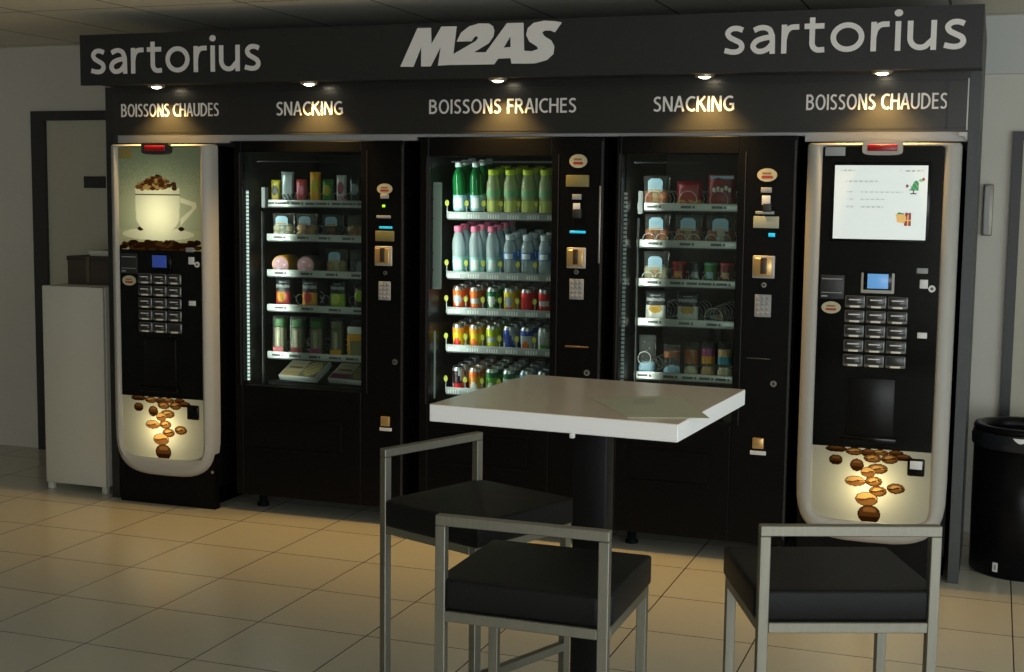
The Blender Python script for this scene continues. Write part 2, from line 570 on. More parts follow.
word('sartorius', LOW, SW, 3.160, 4.090, 2.147, .114, yf, .165, 'lettering', canopy, label='grey lettering above the screen machine')
logo = MB()
def lg(P):
    out = []
    for x, y in P:
        y2 = y + .012 * (x - 20)
        out.append((1.735 + (x - 20) * .000752, 2.130 + (300 - y2) * .000705))
    return out
LM = [(20, 300), (128, 66), (212, 66), (216, 165), (278, 60), (372, 60), (352, 232), (350, 292), (258, 296), (275, 180), (212, 300), (152, 300), (152, 180), (102, 302)]
L2 = [(374, 152), (400, 100), (450, 62), (510, 46), (570, 48), (594, 64), (603, 90), (598, 125), (570, 165), (480, 218), (555, 219), (606, 292), (349, 293), (352, 228), (490, 152), (505, 134), (500, 122), (484, 124), (464, 152)]
LA = [(552, 221), (680, 48), (778, 48), (784, 215), (800, 290), (710, 288), (704, 256), (628, 258), (604, 292), (560, 292)]
LAH = [(702, 125), (660, 193), (704, 190)]
LS = [(1005, 50), (965, 108), (940, 97), (905, 96), (890, 108), (905, 130), (945, 155), (963, 190), (958, 235), (920, 270), (850, 289), (780, 290), (782, 213), (830, 217), (868, 205), (862, 190), (815, 160), (796, 120), (805, 80), (840, 50), (900, 38), (960, 42)]
for i, P in enumerate(([LM], [L2], [LA, LAH], [LS])):
    logo.prism([lg(q) for q in P], yf - .004 - .0003 * i, yf + .0005, LETTER)
tag(logo.build('lettering', canopy, world=True), 'bold slanted grey logo')
for t, a, b, lab in (('BOISSONS CHAUDES', .095, .655, 'small words over the coffee cup machine'), ('SNACKING', .972, 1.325, 'small word over the sandwich machine'),
                     ('BOISSONS FRAICHES', 1.765, 2.467, 'small words over the cold drinks machine'), ('SNACKING', 2.815, 3.164, 'small word over the cake machine'),
                     ('BOISSONS CHAUDES', 3.465, 4.022, 'small words over the screen machine')):
    word(t, CAP, CW, a, b, 1.940, .064, 0.0, .11, 'lettering', canopy, .002, lab)

BULB = mat('halogen_bulb', (255, 240, 205), 0.3, emit=22)
RIM = mat('spot_rim', (190, 180, 160), 0.3, 0.8)
LP = []
LY = -.105
for x in lights_x:
    mb = MB()
    mb.lathe([(.028, BZ0 + .002), (.036, BZ0 - .003), (.042, BZ0 + .003), (.042, BZ0 + .012), (.030, BZ0 + .012), (.027, BZ0 + .004)], RIM, x, LY, 24, caps=False)
    sp = mb.build('spotlight', canopy, world=True)
    b = MB()
    b.lathe([(.001, BZ0 - .009), (.012, BZ0 - .008), (.022, BZ0 - .004), (.028, BZ0 + .005)], BULB, x, LY, 20, caps=False)
    tag(b.build('bulb', sp, world=True), 'glowing bulb')
    L = bpy.data.lights.new('spot', 'SPOT')
    L.energy = 35
    L.color = (1.0, 0.60, 0.18)
    L.spot_size = math.radians(106)
    L.spot_blend = .9
    L.shadow_soft_size = 0.02
    o = bpy.data.objects.new('spot_lamp', L)
    COL.objects.link(o)
    o.location = (x, LY, BZ0 - .02)
    o.rotation_euler = (math.radians(9), 0, 0)
    LP.append(o)

# ------------------------------------------------------------------ vending machines with a glass front
def item_box(root, name, x, z, w, h, m, depth=.006, label=None, r=.002, y=0.0):
    o = MB().rbox(x - w / 2, x + w / 2, y - depth, y + .001, z - h / 2, z + h / 2, m, r).build(name, root, world=True)
    return tag(o, label)

def badge(root, x, z, w, h, y=0.0):
    b = MB().disc(x, z, w / 2, h / 2, y - .004, y, CREAM, 28)
    o = tag(b.build('badge', root, world=True), 'oval cream and red sticker')
    c = MB()
    c.box(x - w * .27, x + w * .27, y - .005, y - .004, z - h * .24, z - h * .06, REDMARK)
    c.box(x - w * .24, x + w * .20, y - .005, y - .004, z + h * .06, z + h * .2, mat('badge_brown', (140, 105, 70), .5))
    c.build('badge_print', o, world=True)

def coin_unit(root, x, z, w=.088, h=.092, warm=True):
    m = BRASS if warm else ALU
    o = tag(MB().rbox(x - w / 2, x + w / 2, -.010, .001, z - h / 2, z + h / 2, ALULIGHT, .004).build('coin_unit', root, world=True), 'metal coin plate')
    MB().rbox(x - w * .44, x + w * .40, -.022, -.010, z - h * .40, z + h * .40, m, .004).build('coin_plate', o, world=True)
    MB().rbox(x - w * .12, x + w * .16, -.026, -.021, z - h * .30, z + h * .42, mat('coin_slot_brown', (62, 48, 34), .4), .003).build('coin_slot', o, world=True)

def keypad(root, x, z, w=.062, h=.088):
    o = tag(MB().rbox(x - w / 2, x + w / 2, -.006, .001, z - h / 2, z + h / 2, GREYLAB, .003).build('keypad', root, world=True), 'grey number keypad')
    k = MB()
    for i in range(3):
        for j in range(4):
            kx = x + (i - 1) * w * .29; kz = z + (j - 1.5) * h * .22
            k.rbox(kx - w * .1, kx + w * .1, -.0085, -.006, kz - h * .075, kz + h * .075, GREYKEY, .001, 1)
    k.build('keys', o, world=True)

def lock(root, x, z, r=.014):
    o = MB(); o.disc(x, z, r, r, -.008, 0, CHROME, 20); o.disc(x, z, r * .45, r * .45, -.011, -.008, DARKGREY, 14)
    tag(o.build('lock', root, world=True), 'round chrome lock')

def helix(x, z, r, y0, y1, pitch, ph=0.0, wire=.0017):
    n = int((y1 - y0) / pitch * 16)
    pts = []
    for i in range(n + 1):
        y = y0 + (y1 - y0) * i / n
        a = ph + 2 * PI * (y - y0) / pitch
        pts.append((x + r * math.cos(a), y, z + r * math.sin(a)))
    return MB().tube(pts, wire, WIRE, 5)
WIRE = mat('spiral_wire', (205, 208, 205), 0.35, 0.3)

TAGY = mat('price_tag_yellow', (158, 158, 44), 0.5)
TICK = mat('rail_print', (80, 82, 80), 0.6)
RAILS = mat('silver_rail', (200, 202, 196), 0.32, 0.45)
RAILC = mat('clear_rail', (150, 152, 150), 0.4, 0.0)
SHELF = mat('tray_grey', (60, 62, 62), 0.5, 0.3)

SLOPE = math.tan(math.radians(6.5))
def glass_machine(T, label, mx0, mx1, gx0, gx1, gz0, gz1, tx0, tx1, trays, lane_x, clear_rail=False, lamp='bright'):
    root = thing('vending_machine', label, 'vending machine', ((mx0 + mx1) / 2, .42, 0), 0, 'glass front vending machines')
    B = .085
    yb = .82
    c = MB()
    c.box(mx0, mx0 + .03, .06, yb, B, T, BLACK).box(mx1 - .03, mx1, .06, yb, B, T, BLACK)
    c.box(mx0, mx1, .06, yb, T - .04, T, BLACK).box(mx0, mx1, .06, yb, B, B + .06, BLACK).box(mx0, mx1, yb, yb + .02, B, T, BLACK)
    c.box(gx1 + .0, gx1 + .03, .06, yb, B, T, BLACK2)
    c.box(mx0 + .03, gx1, .06, yb, gz0 - .10, gz0 - .06, BLACK2)
    c.build('cabinet', root, world=True)
    for fx in (mx0 + .07, mx1 - .07):
        for fy in (.14, .72):
            f = MB().lathe([(.03, 0), (.03, .012), (.02, .018), (.02, B + .002)], BLACK2, fx, fy, 16)
            f.build('foot', root, world=True)
    MB().box(mx0 + .04, mx1 - .04, .34, .36, 0.002, B, BLACK2).build('plinth', root, world=True)
    d = MB()
    d.box(mx0, gx0, 0, .055, B, T, BLACK).box(gx1, mx1, 0, .055, B, T, BLACK)
    d.box(gx0, gx1, 0, .055, gz1, T, BLACK).box(gx0, gx1, 0, .055, B, gz0, BLACK)
    dr = d.build('door_frame', root, world=True, bevel=.004)
    e = [MB(), MB(), MB()]
    e[0].box(mx1 - .012, mx1 - .004, -.004, 0, B + .03, T - .02, DARKGREY)
    e[1].box(gx1 + .03, gx1 + .033, -.003, 0, gz0, gz1 + .01, DARKGREY)
    e[2].box(gx0 - .012, gx0 - .006, -.003, 0, gz0, gz1, DARKGREY)
    for q in e:
        q.build('edge_strip', dr, world=True)
    # delivery flap low in the door
    fx0, fx1 = gx0 + .06, gx1 - .10
    fl = MB(); fl.box(fx0, fx1, -.006, 0, .33, .47, BLACK); fl.box(fx0 - .01, fx1 + .01, -.010, 0, .472, .482, BLACK)
    fl.box(fx0 - .01, fx1 + .01, -.010, 0, .318, .328, BLACK)
    fl.build('delivery_flap', root, world=True, bevel=.002)
    MB().box(gx0, gx1, .018, .024, gz0, gz1, GLASS).build('glass_pane', root, world=True)
    # lamp in the front corner of the inside
    lx = gx0 + .004
    if lamp == 'bright':
        l = MB()
        n = 52
        for i in range(n):
            z = gz0 + .02 + (1.585 - gz0 - .02) * i / n
            l.box(lx, lx + .008, .036, .048, z, z + (1.585 - gz0) / n * .62, LAMPW)
            l.box(lx, lx + .007, .038, .048, z + (1.585 - gz0) / n * .62, z + (1.585 - gz0) / n, LAMPD)
        tag(l.build('lamp_strip', root, world=True), 'bright dotted light strip')
    elif lamp == 'tube':
        l = MB().lathe([(.003, gz0 + .02), (.0045, gz0 + .05), (.0045, .92), (.003, .94)], LAMPD, lx + .012, .045, 12)
        tag(l.build('lamp_strip', root, world=True), 'slim white light tube')
        p = MB().rbox(1.795, 1.85, .055, .068, 1.135, 1.63, mat('price_list_white', (240, 242, 240), .5), .004)
        for z in (1.55, 1.46, 1.30, 1.22):
            p.box(1.806, 1.814, .0535, .055, z, z + .006, REDMARK)
        p.xf(Matrix.Translation((-.045, 0, 0)))
        tag(p.build('price_list', root, world=True), 'tall white strip')
    else:
        l = MB()
        n = 52
        for i in range(n):
            z = gz0 + .02 + (1.60 - gz0 - .02) * i / n
            l.box(lx, lx + .012, .036, .048, z, z + (1.60 - gz0) / n * .6, LAMPD)
        tag(l.build('lamp_strip', root, world=True), 'dim light strip')
    if lamp != 'tube':
        q = MB().box(gx0 + .05, gx0 + .056, .10, .12, gz0, 1.48, DARKGREY)
        q.box(gx0 + .052, gx0 + .072, .10, .13, 1.50, 1.60, GREYLAB)
        q.build('side_post', root, world=True)
        h = MB().box(gx0 + .03, gx1 - .18, .10, .104, 1.722, 1.728, DARKGREY)
        h.build('top_rail', root, world=True)
    else:
        MB().box(gx0 + .07, gx1 + .02, .10, .106, 1.722, 1.73, ALU).build('top_rail', root, world=True)
    L = bpy.data.lights.new('cabinet_lamp', 'AREA')
    L.shape = 'RECTANGLE'; L.size = .02; L.size_y = gz1 - gz0 - .06
    L.energy = {'bright': 3.6, 'tube': 4.0, 'dim': 3.0}[lamp]; L.color = (1.0, 1.0, .95) if lamp == 'dim' else (.95, 1.0, .95)
    lo = bpy.data.objects.new('cabinet_lamp', L)
    COL.objects.link(lo)
    lo.location = (max(gx0 - .006, mx0 + .034), .085, (gz0 + gz1) / 2 + .01)
    lo.rotation_euler = Matrix(((.0, .45, -.893), (0, .893, .45), (1, 0, 0))).to_euler() if False else Vector((-.86, -.50, 0)).to_track_quat('Z', 'Y').to_euler()
    # trays
    for k, zt in enumerate(trays):
        h = .034
        t = MB()
        t.box(tx0, gx1, .208, .72, zt - .040, zt - .028, SHELF)
        if clear_rail:
            t.v = [(p[0], p[1], p[2] + (p[1] - .208) * SLOPE) for p in t.v]
        tr = t.build('tray', root, world=True)
        r = MB()
        m = RAILC if clear_rail else RAILS
        h = .034 if zt > .66 or clear_rail else .026
        if zt == .650:
            m = BLACK
        r.rbox(tx0, gx1 - .002, .196, .207, zt - h, zt if zt != .650 else zt - .018, m, .003)
        if clear_rail:
            n = 46
            for i in range(n):
                x = tx0 + .012 + (gx1 - tx0 - .02) * i / n
                if i % 8 < 5:
                    r.box(x, x + .005, .1945, .196, zt - h + .004, zt - .012, WHITE)
        else:
            for x in lane_x[k] if lane_x else []:
                r.box(x - .028, x + .02, .1945, .196, zt - .023, zt - .012, TICK)
                r.box(x + .026, x + .036, .1945, .196, zt - .023, zt - .012, TICK)
        tag(r.build('label_rail', tr, world=True), 'silver rail with price labels' if not clear_rail else 'clear front rail')
        if clear_rail and lane_x:
            for x in [lane_x[k][0] - .052] + [xx + .048 for xx in lane_x[k]]:
                g = MB()
                g.disc(x, zt + .040, .0105, .0145, .197, .200, TAGY, 14)
                g.box(x - .002, x + .002, .200, .204, zt - .028, zt + .05, RAILC)
                tag(g.build('price_tag', tr, world=True), 'yellow tag')
    return root

# sandwich machine (left), cold drinks (middle), cakes (right)
LT = [1.540, 1.371, 1.193, 1.019, .780, .650]
L_lane = [[.825, .893, .971, 1.049, 1.116, 1.193, 1.258, 1.33], [.87, 1.0, 1.12, 1.25], [.875, 1.02, 1.16, 1.30], [.873, 1.023, 1.176, 1.31], [.855, .954, 1.064, 1.176, 1.269, 1.36], []]
VL = glass_machine(1.820, 'black glass front machine holding sandwiches and salads, beside the coffee cup machine', .735, 1.640, .777, 1.419, .63, 1.765, .800, 1.40, LT, L_lane, False, 'bright')
MT = [1.495, 1.213, 1.042, .862, .655]
lanes = [1.826 + .0865 * i for i in range(6)]
VM = glass_machine(1.833, 'black glass front drinks machine filled with bottles and cans, between the two snack machines', 1.720, 2.600, 1.765, 2.36, .60, 1.748, 1.775, 2.35, MT, [lanes] * 5, True, 'tube')
RT = [1.549, 1.384, 1.209, 1.029, .784]
R_lane = [[2.775, 2.93, 3.07], [2.785, 2.93, 3.07], [2.785, 2.89, 2.965, 3.03, 3.10], [2.79, 2.935, 3.06], [2.748, 2.869, 2.957, 3.034, 3.107]]
VR = glass_machine(1.836, 'black glass front machine holding cakes and noodle pouches, behind the white table', 2.655, 3.437, 2.680, 3.19, .60, 1.76, 2.703, 3.18, RT, R_lane, False, 'dim')

# control columns
badge(VL, 1.543, 1.597, .078, .050)
item_box(VL, 'label_strip', 1.543, 1.562, .042, .020, GREYLAB)
item_box(VL, 'lamp_button', 1.538, 1.518, .014, .012, GREENLED, label='small green light')
item_box(VL, 'card_slot', 1.538, 1.467, .072, .013, GREYLAB)
item_box(VL, 'display', 1.549, 1.418, .066, .010, BLUELED, label='small cyan display')
item_box(VL, 'price_plate', 1.544, 1.378, .096, .048, OLIVE)
coin_unit(VL, 1.539, 1.285)
lock(VL, 1.549, 1.206, .010)
keypad(VL, 1.544, 1.122)
lock(VL, 1.600, .789)
item_box(VL, 'coin_return', 1.551, .503, .045, .045, BRASS, .012)
item_box(VL, 'label_strip', 1.551, .464, .062, .016, WHITE)

badge(VM, 2.482, 1.728, .082, .060)
item_box(VM, 'price_plate', 2.480, 1.641, .106, .052, OLIVE)
item_box(VM, 'label_strip', 2.478, 1.571, .042, .024, GREYLAB)
item_box(VM, 'instruction_label', 2.478, 1.525, .032, .036, WHITE)
item_box(VM, 'card_reader', 2.482, 1.497, .040, .040, DARKGREY, .014)
item_box(VM, 'display', 2.484, 1.416, .074, .011, BLUELED, label='small cyan display')
coin_unit(VM, 2.481, 1.301)
lock(VM, 2.483, 1.239, .011)
keypad(VM, 2.484, 1.162, .066, .092)
item_box(VM, 'bill_slot', 2.489, .904, .11, .008, mat('bronze_line', (110, 85, 55), .4), .004)
lock(VM, 2.540, .790)
item_box(VM, 'grip_strip', 2.585, 1.45, .008, .34, ALU, .006)

badge(VR, 3.313, 1.672, .084, .056)
item_box(VR, 'label_strip', 3.312, 1.609, .046, .022, GREYLAB)
item_box(VR, 'instruction_label', 3.312, 1.566, .036, .040, WHITE)
item_box(VR, 'card_reader', 3.318, 1.535, .036, .034, DARKGREY, .014)
item_box(VR, 'card_slot', 3.308, 1.514, .080, .013, GREYLAB)
item_box(VR, 'price_plate', 3.315, 1.474, .108, .050, mat('grey_yellow_plate', (172, 172, 148), .5))
item_box(VR, 'display', 3.340, 1.421, .028, .016, BLUELED, label='small blue display')
coin_unit(VR, 3.311, 1.285, .094, .096)
lock(VR, 3.315, 1.209, .011)
keypad(VR, 3.312, 1.120, .070, .096)
item_box(VR, 'bill_slot', 3.300, .893, .10, .006, DARKGREY, .004)
lock(VR, 3.368, .789)
item_box(VR, 'coin_return', 3.311, .528, .048, .046, BRASS, .012)
item_box(VR, 'label_strip', 3.311, .486, .068, .018, WHITE)

# wire spirals on the trays: the front loop before each product, the rest of the coil behind it
def loop_wire(x, z, r, y):
    return MB().tube([(x + r * math.cos(PI * (1.5 + 2.1 * i / 30)), y + .0022 * i / 30, z + r * math.sin(PI * (1.5 + 2.1 * i / 30))) for i in range(31)], .0016, WIRE, 5)
for k, xs in enumerate(R_lane):
    for j, x in enumerate(xs):
        r = .024 if (k == 2 and j > 0) else (.030 if k == 4 else .027 if k in (1, 2) else .040)
        if k == 4 and j > 0:
            continue
        zc = RT[k] - .026 + r + (.055 if k == 4 else 0)
        pair = (-1, 1) if (k == 1 or (k == 2 and j == 0)) else (0,)
        for sgn in pair:
            loop_wire(x + sgn * r * 1.12, zc, r, .2092).build('spiral', VR, world=True)
        helix(x, RT[k] - .024 + r, r, .30, .66, .075).build('spiral', VR, world=True)
for k in (0, 1, 3, 4):
    for x in L_lane[k][:-1]:
        helix(x, LT[k] - .024 + .030, .030, .31, .66, .075).build('spiral', VL, world=True)

# ------------------------------------------------------------------ hot drinks machines
def superell(hw, z1, zb, cx, n, k=20):
    pts = []
    for i in range(k + 1):
        t = PI * i / k
        c, s = math.cos(t), math.sin(t)
        pts.append((cx + hw * math.copysign(abs(c) ** (2 / n), c), z1 - (z1 - zb) * abs(s) ** (2 / n)))
    return pts

def door_outline(cx, hw, top, z1, zb, n, rt=.012):
    # from the top left corner, clockwise round to the lower left
    pts = [(cx - hw, top - rt), (cx - hw + rt * .3, top - rt * .3), (cx - hw + rt, top), (cx + hw - rt, top), (cx + hw - rt * .3, top - rt * .3), (cx + hw, top - rt)]
    return pts + superell(hw, z1, zb, cx, n)

def inside_beans(u, v):
    return None

BEANS = [  # printed beans: centre x, z, half width, half height (metres from the picture's centre line), tone
    (.002, .028, .046, .040, 'd'), (-.010, .092, .046, .030, 'l'), (.034, .128, .036, .022, 'm'), (.105, .145, .036, .022, 'm'),
    (-.058, .164, .042, .022, 'l'), (.016, .168, .034, .022, 'm'), (-.008, .205, .030, .022, 'l'), (-.054, .232, .028, .026, 'd'),
    (.030, .222, .040, .022, 'm'), (-.140, .248, .028, .022, 'd'), (.008, 0.264, .036, .018, 'm'), (.076, 0.266, .034, .020, 'm'),
    (.128, 0.276, .036, .015, 'd'), (-.140, 0.294, .044, .014, 'd'), (-.066, 0.288, .036, .016, 'm'), (-.010, 0.286, .028, .018, 'd'), (.036, 0.290, .034, .013, 'm'), (.100, 0.292, .030, .013, 'd')]
B_DARK = backlit('bean_print_dark', (78, 50, 28), .7)
B_MID = backlit('bean_print_mid', (120, 82, 46), .7)
B_LIGHT = backlit('bean_print_light', (186, 148, 94), .7)
B_LINE = backlit('bean_print_line', (44, 24, 10), .7)
P_PAPER = backlit('poster_cream', (212, 214, 204), .62)
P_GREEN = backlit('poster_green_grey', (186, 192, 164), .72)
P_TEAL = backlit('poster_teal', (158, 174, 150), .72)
P_CUP = backlit('poster_cup_white', (236, 234, 212), .72)
P_CUPSH = backlit('poster_cup_grey', (200, 200, 166), .72)
P_LINE = backlit('poster_line', (96, 92, 62), .72)

def bean_ink(x, z):
    """ink of the bean picture at x, z (from the middle of its lower edge)"""
    hit = None
    for (bx, bz, a, b, t) in BEANS:
        dx, dz = (x - bx) / a, (z - bz) / b
        q = dx * dx + dz * dz
        if q < 1:
            if q > .80:
                hit = B_LINE if t != 'l' else B_DARK
            elif t == 'd':
                hit = B_DARK if dz > -.2 else B_LINE
                if dz > .25 and abs(dx) < .55 and q < .6:
                    hit = B_MID
            elif abs(dz - .18 * math.sin(dx * 3)) < .12 and abs(dx) < .75:
                hit = B_LINE if t == 'm' else B_DARK
            elif dz > 0:
                hit = B_LIGHT if (t == 'l' or q < .35) else B_MID
            else:
                hit = B_MID if t == 'l' else B_DARK if q > .5 else B_MID
            return hit
    return P_PAPER

rb = random.Random(3)
HEAP = [(rb.uniform(-.118, .118), rb.uniform(-.004, .058), rb.uniform(.012, .019), rb.uniform(.008, .012), rb.choice('lmd')) for _ in range(120)]
HEAP = [h for h in HEAP if h[1] < .064 - abs(h[0] + .004) * .45]
SPILL = [(rb.uniform(-.22, .232), rb.uniform(-.092, -.058), rb.uniform(.016, .026), rb.uniform(.008, .013), rb.choice('ddm')) for _ in range(60)]

rd = random.Random(11)
def cup_ink(x, z):
    """ink of the cup picture: x from the cup's axis, z from the cup's foot"""
    H = .205
    for (bx, bz, a, b, t) in HEAP:
        dx, dz = (x - bx) / a, (z - H - bz) / b
        if dx * dx + dz * dz < 1:
            return {'l': B_LIGHT, 'm': B_MID, 'd': B_DARK}[t]
    if 0 <= z <= H:
        w = .132 - .004 * (1 - z / H) if z > .06 else .128 * (1 - .34 * (1 - z / .06) ** 2)
        if abs(x) < w:
            if .168 < z < .175:
                return P_LINE
            if abs(x) > w - .004:
                return P_CUPSH
            return P_CUP
    # the handle: a tapering loop on the right
    hx, hz = x - .13, z - .03
    if hx > -.01 and 0 < z < .175:
        outer = [(0, .16), (.088, .135), (.094, .112), (.0, .02)]
        def inside(P, px, pz):
            c = False
            for i in range(len(P)):
                (x1, z1), (x2, z2) = P[i], P[(i + 1) % len(P)]
                if (z1 > pz) != (z2 > pz) and px < (x2 - x1) * (pz - z1) / (z2 - z1) + x1:
                    c = not c
            return c
        if inside(outer, hx, z) and not inside([(-.01, .138), (.066, .118), (.066, .106), (-.01, .048)], hx, z):
            return P_CUP
    for (bx, bz) in ((-.10, .004), (.135, .006)):
        if ((x - bx) / .018) ** 2 + ((z - bz) / .010) ** 2 < 1:
            return B_LINE
    # saucer and the beans round it
    for (bx, bz, a, b, t) in SPILL:
        dx, dz = (x - bx) / a, (z - bz) / b
        if dx * dx + dz * dz < 1:
            return {'m': B_DARK, 'd': B_LINE}[t]
    e = (x / .232) ** 2 + ((z + .022) / .034) ** 2
    if e < 1:
        return P_CUP if e < .80 else P_CUPSH
    if z < -.06 and abs(x) < .17:
        return B_DARK
    if rd.random() < (z - .16) / .2 + (abs(x) - .1) * .8:  # teal dither outwards: the print's green plus lamp falloff put into the ink
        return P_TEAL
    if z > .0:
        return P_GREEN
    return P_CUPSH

def coffee_machine(label, cx, screen, hw):
    root = thing('coffee_machine', label, 'coffee machine', (cx, .4, 0), 0, 'hot drinks machines')
    hi = .237
    yf = -.085
    top = 1.803
    c = MB()
    c.box(cx - hw, cx - hw + .02, 0, .80, .03, 1.795, BLACK).box(cx + hw - .02, cx + hw, 0, .80, .03, 1.795, BLACK)
    c.box(cx - hw, cx + hw, .78, .80, .03, 1.795, BLACK).box(cx - hw, cx + hw, 0, .80, 1.775, 1.795, BLACK)
    c.box(cx - hw, cx + hw, 0, .78, .03, .11, BLACK)
    for z in (.56, 1.26):
        c.box(cx - hw + .02, cx + hw - .02, -.05, .78, z, z + .02, BLACK2)
    c.build('cabinet', root, world=True)
    MB().box(cx - hw + .01, cx + hw - .01, -.04, 0, .0, .155, BLACK).box(cx - hw + .01, cx - hi - .004, -.04, 0, .155, .50, BLACK).box(cx + hi + .004, cx + hw - .01, -.04, 0, .155, .50, BLACK).box(cx - hi - .004, cx + hi + .004, -.04, 0, .155, .235, BLACK).build('plinth', root, world=True)
    for fx in (-.25, .25):
        MB().lathe([(.028, 0), (.028, .012), (.018, .016), (.018, .031)], BLACK2, cx + fx, .70, 16).build('foot', root, world=True)
    # silver door surround, rounded in section and swept in below
    def loop(inset, y, inner=False):
        if inner:
            return [(p[0], y, p[1]) for p in door_outline(cx, hi + inset, top - .014 + inset * .3, .33, .245 - inset, 4.0)]
        return [(p[0], y, p[1]) for p in door_outline(cx, hw - inset, top - inset * .2, .42, .150 + inset, 3.4)]
    loops = [loop(0, .0), loop(0, -.045), loop(.006, -.068), loop(.020, -.082), loop(.034, yf - .003), loop(.014, yf - .003, True), loop(.004, yf + .004, True), loop(0, yf + .02, True)]
    v = [p for l in loops for p in l]; n = len(loops[0]); f = []
    for k in range(len(loops) - 1):
        for i in range(n):
            j = (i + 1) % n
            f.append([k * n + i, k * n + j, (k + 1) * n + j, (k + 1) * n + i])
    ds = MB().add(v, f, SILVERP, True)
    tag(ds.build('door_surround', root, world=True), 'silver rounded door surround')
    yp = yf + .012
    # lower picture
    zl = .552
    out = door_outline(cx, hi + .002, zl, .33, .243, 4.0, .002)
    def ink(u, v):
        x = cx - hi + 2 * hi * u; z = .245 + (zl - .245) * v
        t = (x - cx) / hi
        lim = .33 - (.33 - .245) * (max(0, 1 - abs(t) ** 4)) ** .25
        if z < lim - .004:
            return None
        return bean_ink(x - cx - (.0 if screen else .0), z - .248)
    pic = MB().print_grid(cx - hi, cx + hi, .245, zl, yp, 150, 96, ink)
    tag(pic.build('bean_picture', root, world=True), 'backlit picture of tumbling coffee beans')
    tag(MB().rbox(cx + .147, cx + .215, yp - .012, yp + .002, .452, .525, GLOSSBLACK, .008).build('door_lock', root, world=True), 'black lock plate')
    if screen:
        MB().rbox(cx + .157, cx + .205, yp - .0135, yp - .011, .482, .516, WHITE, .002).build('lock_label', root, world=True)
    # black control panel
    zt = top - .016 if screen else 1.285
    b = MB()
    b.box(cx - hi, cx + hi, yp, yp + .02, zl, zt, GLOSSBLACK)
    # recess of the cup bay
    bp = b.build('control_panel', root, world=True)
    bay = MB()
    bay.rbox(cx - .10, cx + .085, yp - .004, yp + .001, .60, .845, mat('bay_flap', (12, 12, 13), .3, spec=.2), .006)
    bay.rbox(cx - .13, cx + .10, yp - .014, yp, .578, .604, GLOSSBLACK, .006)
    tag(bay.build('cup_bay', root, world=True), 'dark cup bay flap')
    # small display in a silver bezel
    dn = 0 if screen else -.014
    dz = 1.236 + dn
    dx = cx + (.000 if screen else .0)
    dsp = MB().rbox(dx - .066, dx + .066, yp - .008, yp, dz - .042, dz + .042, SILVERP if screen else GLOSSBLACK, .006)
    dsp.rbox(dx - .056, dx + .056, yp - .0095, yp - .007, dz - .028, dz + .044, GLOSSBLACK, .004)
    dd = dsp.build('display', root, world=True)
    tag(MB().rbox(dx - .040, dx + .042, yp - .0115, yp - .009, dz - .022, dz + .038, BLUESCR if screen else BLUESCRD, .002).build('screen', dd, world=True), 'lit blue screen')
    # fifteen selection keys
    kw, kh = .080, .050
    for r in range(5):
        for k in range(3):
            kx = cx + (k - 1) * .0845 + (-.002); kz = 1.158 - r * .0605 + dn
            key = MB()
            key.rbox(kx - kw / 2, kx + kw / 2, yp - .010, yp, kz - kh / 2, kz + kh / 2, KEYRIM, .007)
            key.rbox(kx - kw / 2 + .005, kx + kw / 2 - .005, yp - .0125, yp - .008, kz - kh / 2 + .011, kz + kh / 2 - .003, KEYFACE, .005)
            if not (r == 4 and k == 2):
                key.box(kx - .024, kx + .022, yp - .0132, yp - .0125, kz + .006, kz + .0105, LETTER)
                key.box(kx + .010, kx + .026, yp - .0132, yp - .0125, kz - .003, kz + .000, GREYLAB)
            key.rbox(kx - .020, kx + .020, yp - .0125, yp - .009, kz - kh / 2 + .001, kz - kh / 2 + .009, KEYGLINT, .003)  # pale strip painted as a highlight along the key's foot
            key.build('selection_key', root, world=True)
    # labels
    pl = MB().rbox(cx - .228, cx - .132, yp - .005, yp, 1.165, 1.265, DARKGREY, .003)
    pl.box(cx - .222, cx - .140, yp - .006, yp - .005, 1.246, 1.250, GREYLAB).box(cx - .222, cx - .14, yp - .006, yp - .005, 1.190, 1.193, GREYLAB)
    pl.box(cx - .222, cx - .198, yp - .006, yp - .005, 1.174, 1.180, GREYLAB)
    tag(pl.build('price_plate', root, world=True), 'dark price plate')
    badge(root, cx - .182, 1.130, .078, .050, yp)
    for (nm, x, z, w, h, m) in (('label_strip', .172, 1.291, .044, .022, GREYLAB), ('coin_slot', .180, 1.238, .032, .036, WHITE), ('coin_slot', .182, 1.030, .038, .024, WHITE)):
        item_box(root, nm, cx + x, z, w, h, m, .006, y=yp)
    lk = MB().disc(cx + .212, 1.220, .014, .014, yp - .006, yp, WHITE, 18)
    lk.disc(cx + .212, 1.220, .006, .006, yp - .007, yp - .006, TICK, 12)
    lk.build('return_button', root, world=True)
    # red display under a little silver hood
    hd = MB()
    P = door_outline(cx, .078, top + .004, 1.775, 1.752, 4, .004)
    hd.prism([P], yf - .022, yf + .02, SILVERP if screen else DARKGREY)
    h = hd.build('hood', root, world=True, bevel=.003)
    tag(MB().rbox(cx - .058, cx + .058, yf - .026, yf - .021, 1.768, 1.794, REDLED, .003).build('red_display', h, world=True), 'glowing red display')
    if not screen:
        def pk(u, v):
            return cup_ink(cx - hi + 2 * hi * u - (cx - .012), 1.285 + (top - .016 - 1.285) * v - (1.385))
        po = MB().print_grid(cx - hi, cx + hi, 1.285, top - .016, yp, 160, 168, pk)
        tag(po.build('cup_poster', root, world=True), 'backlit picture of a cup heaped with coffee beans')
        item_box(root, 'sticker', cx - .195, 1.758, .08, .05, mat('old_sticker', (150, 135, 75), .6), .001, y=yp)
    else:
        screen_panel(root, cx, yp)
        item_box(root, 'sticker', cx - .188, 1.768, .08, .036, GREYLAB, .001, 'grey and yellow sticker', y=yp)
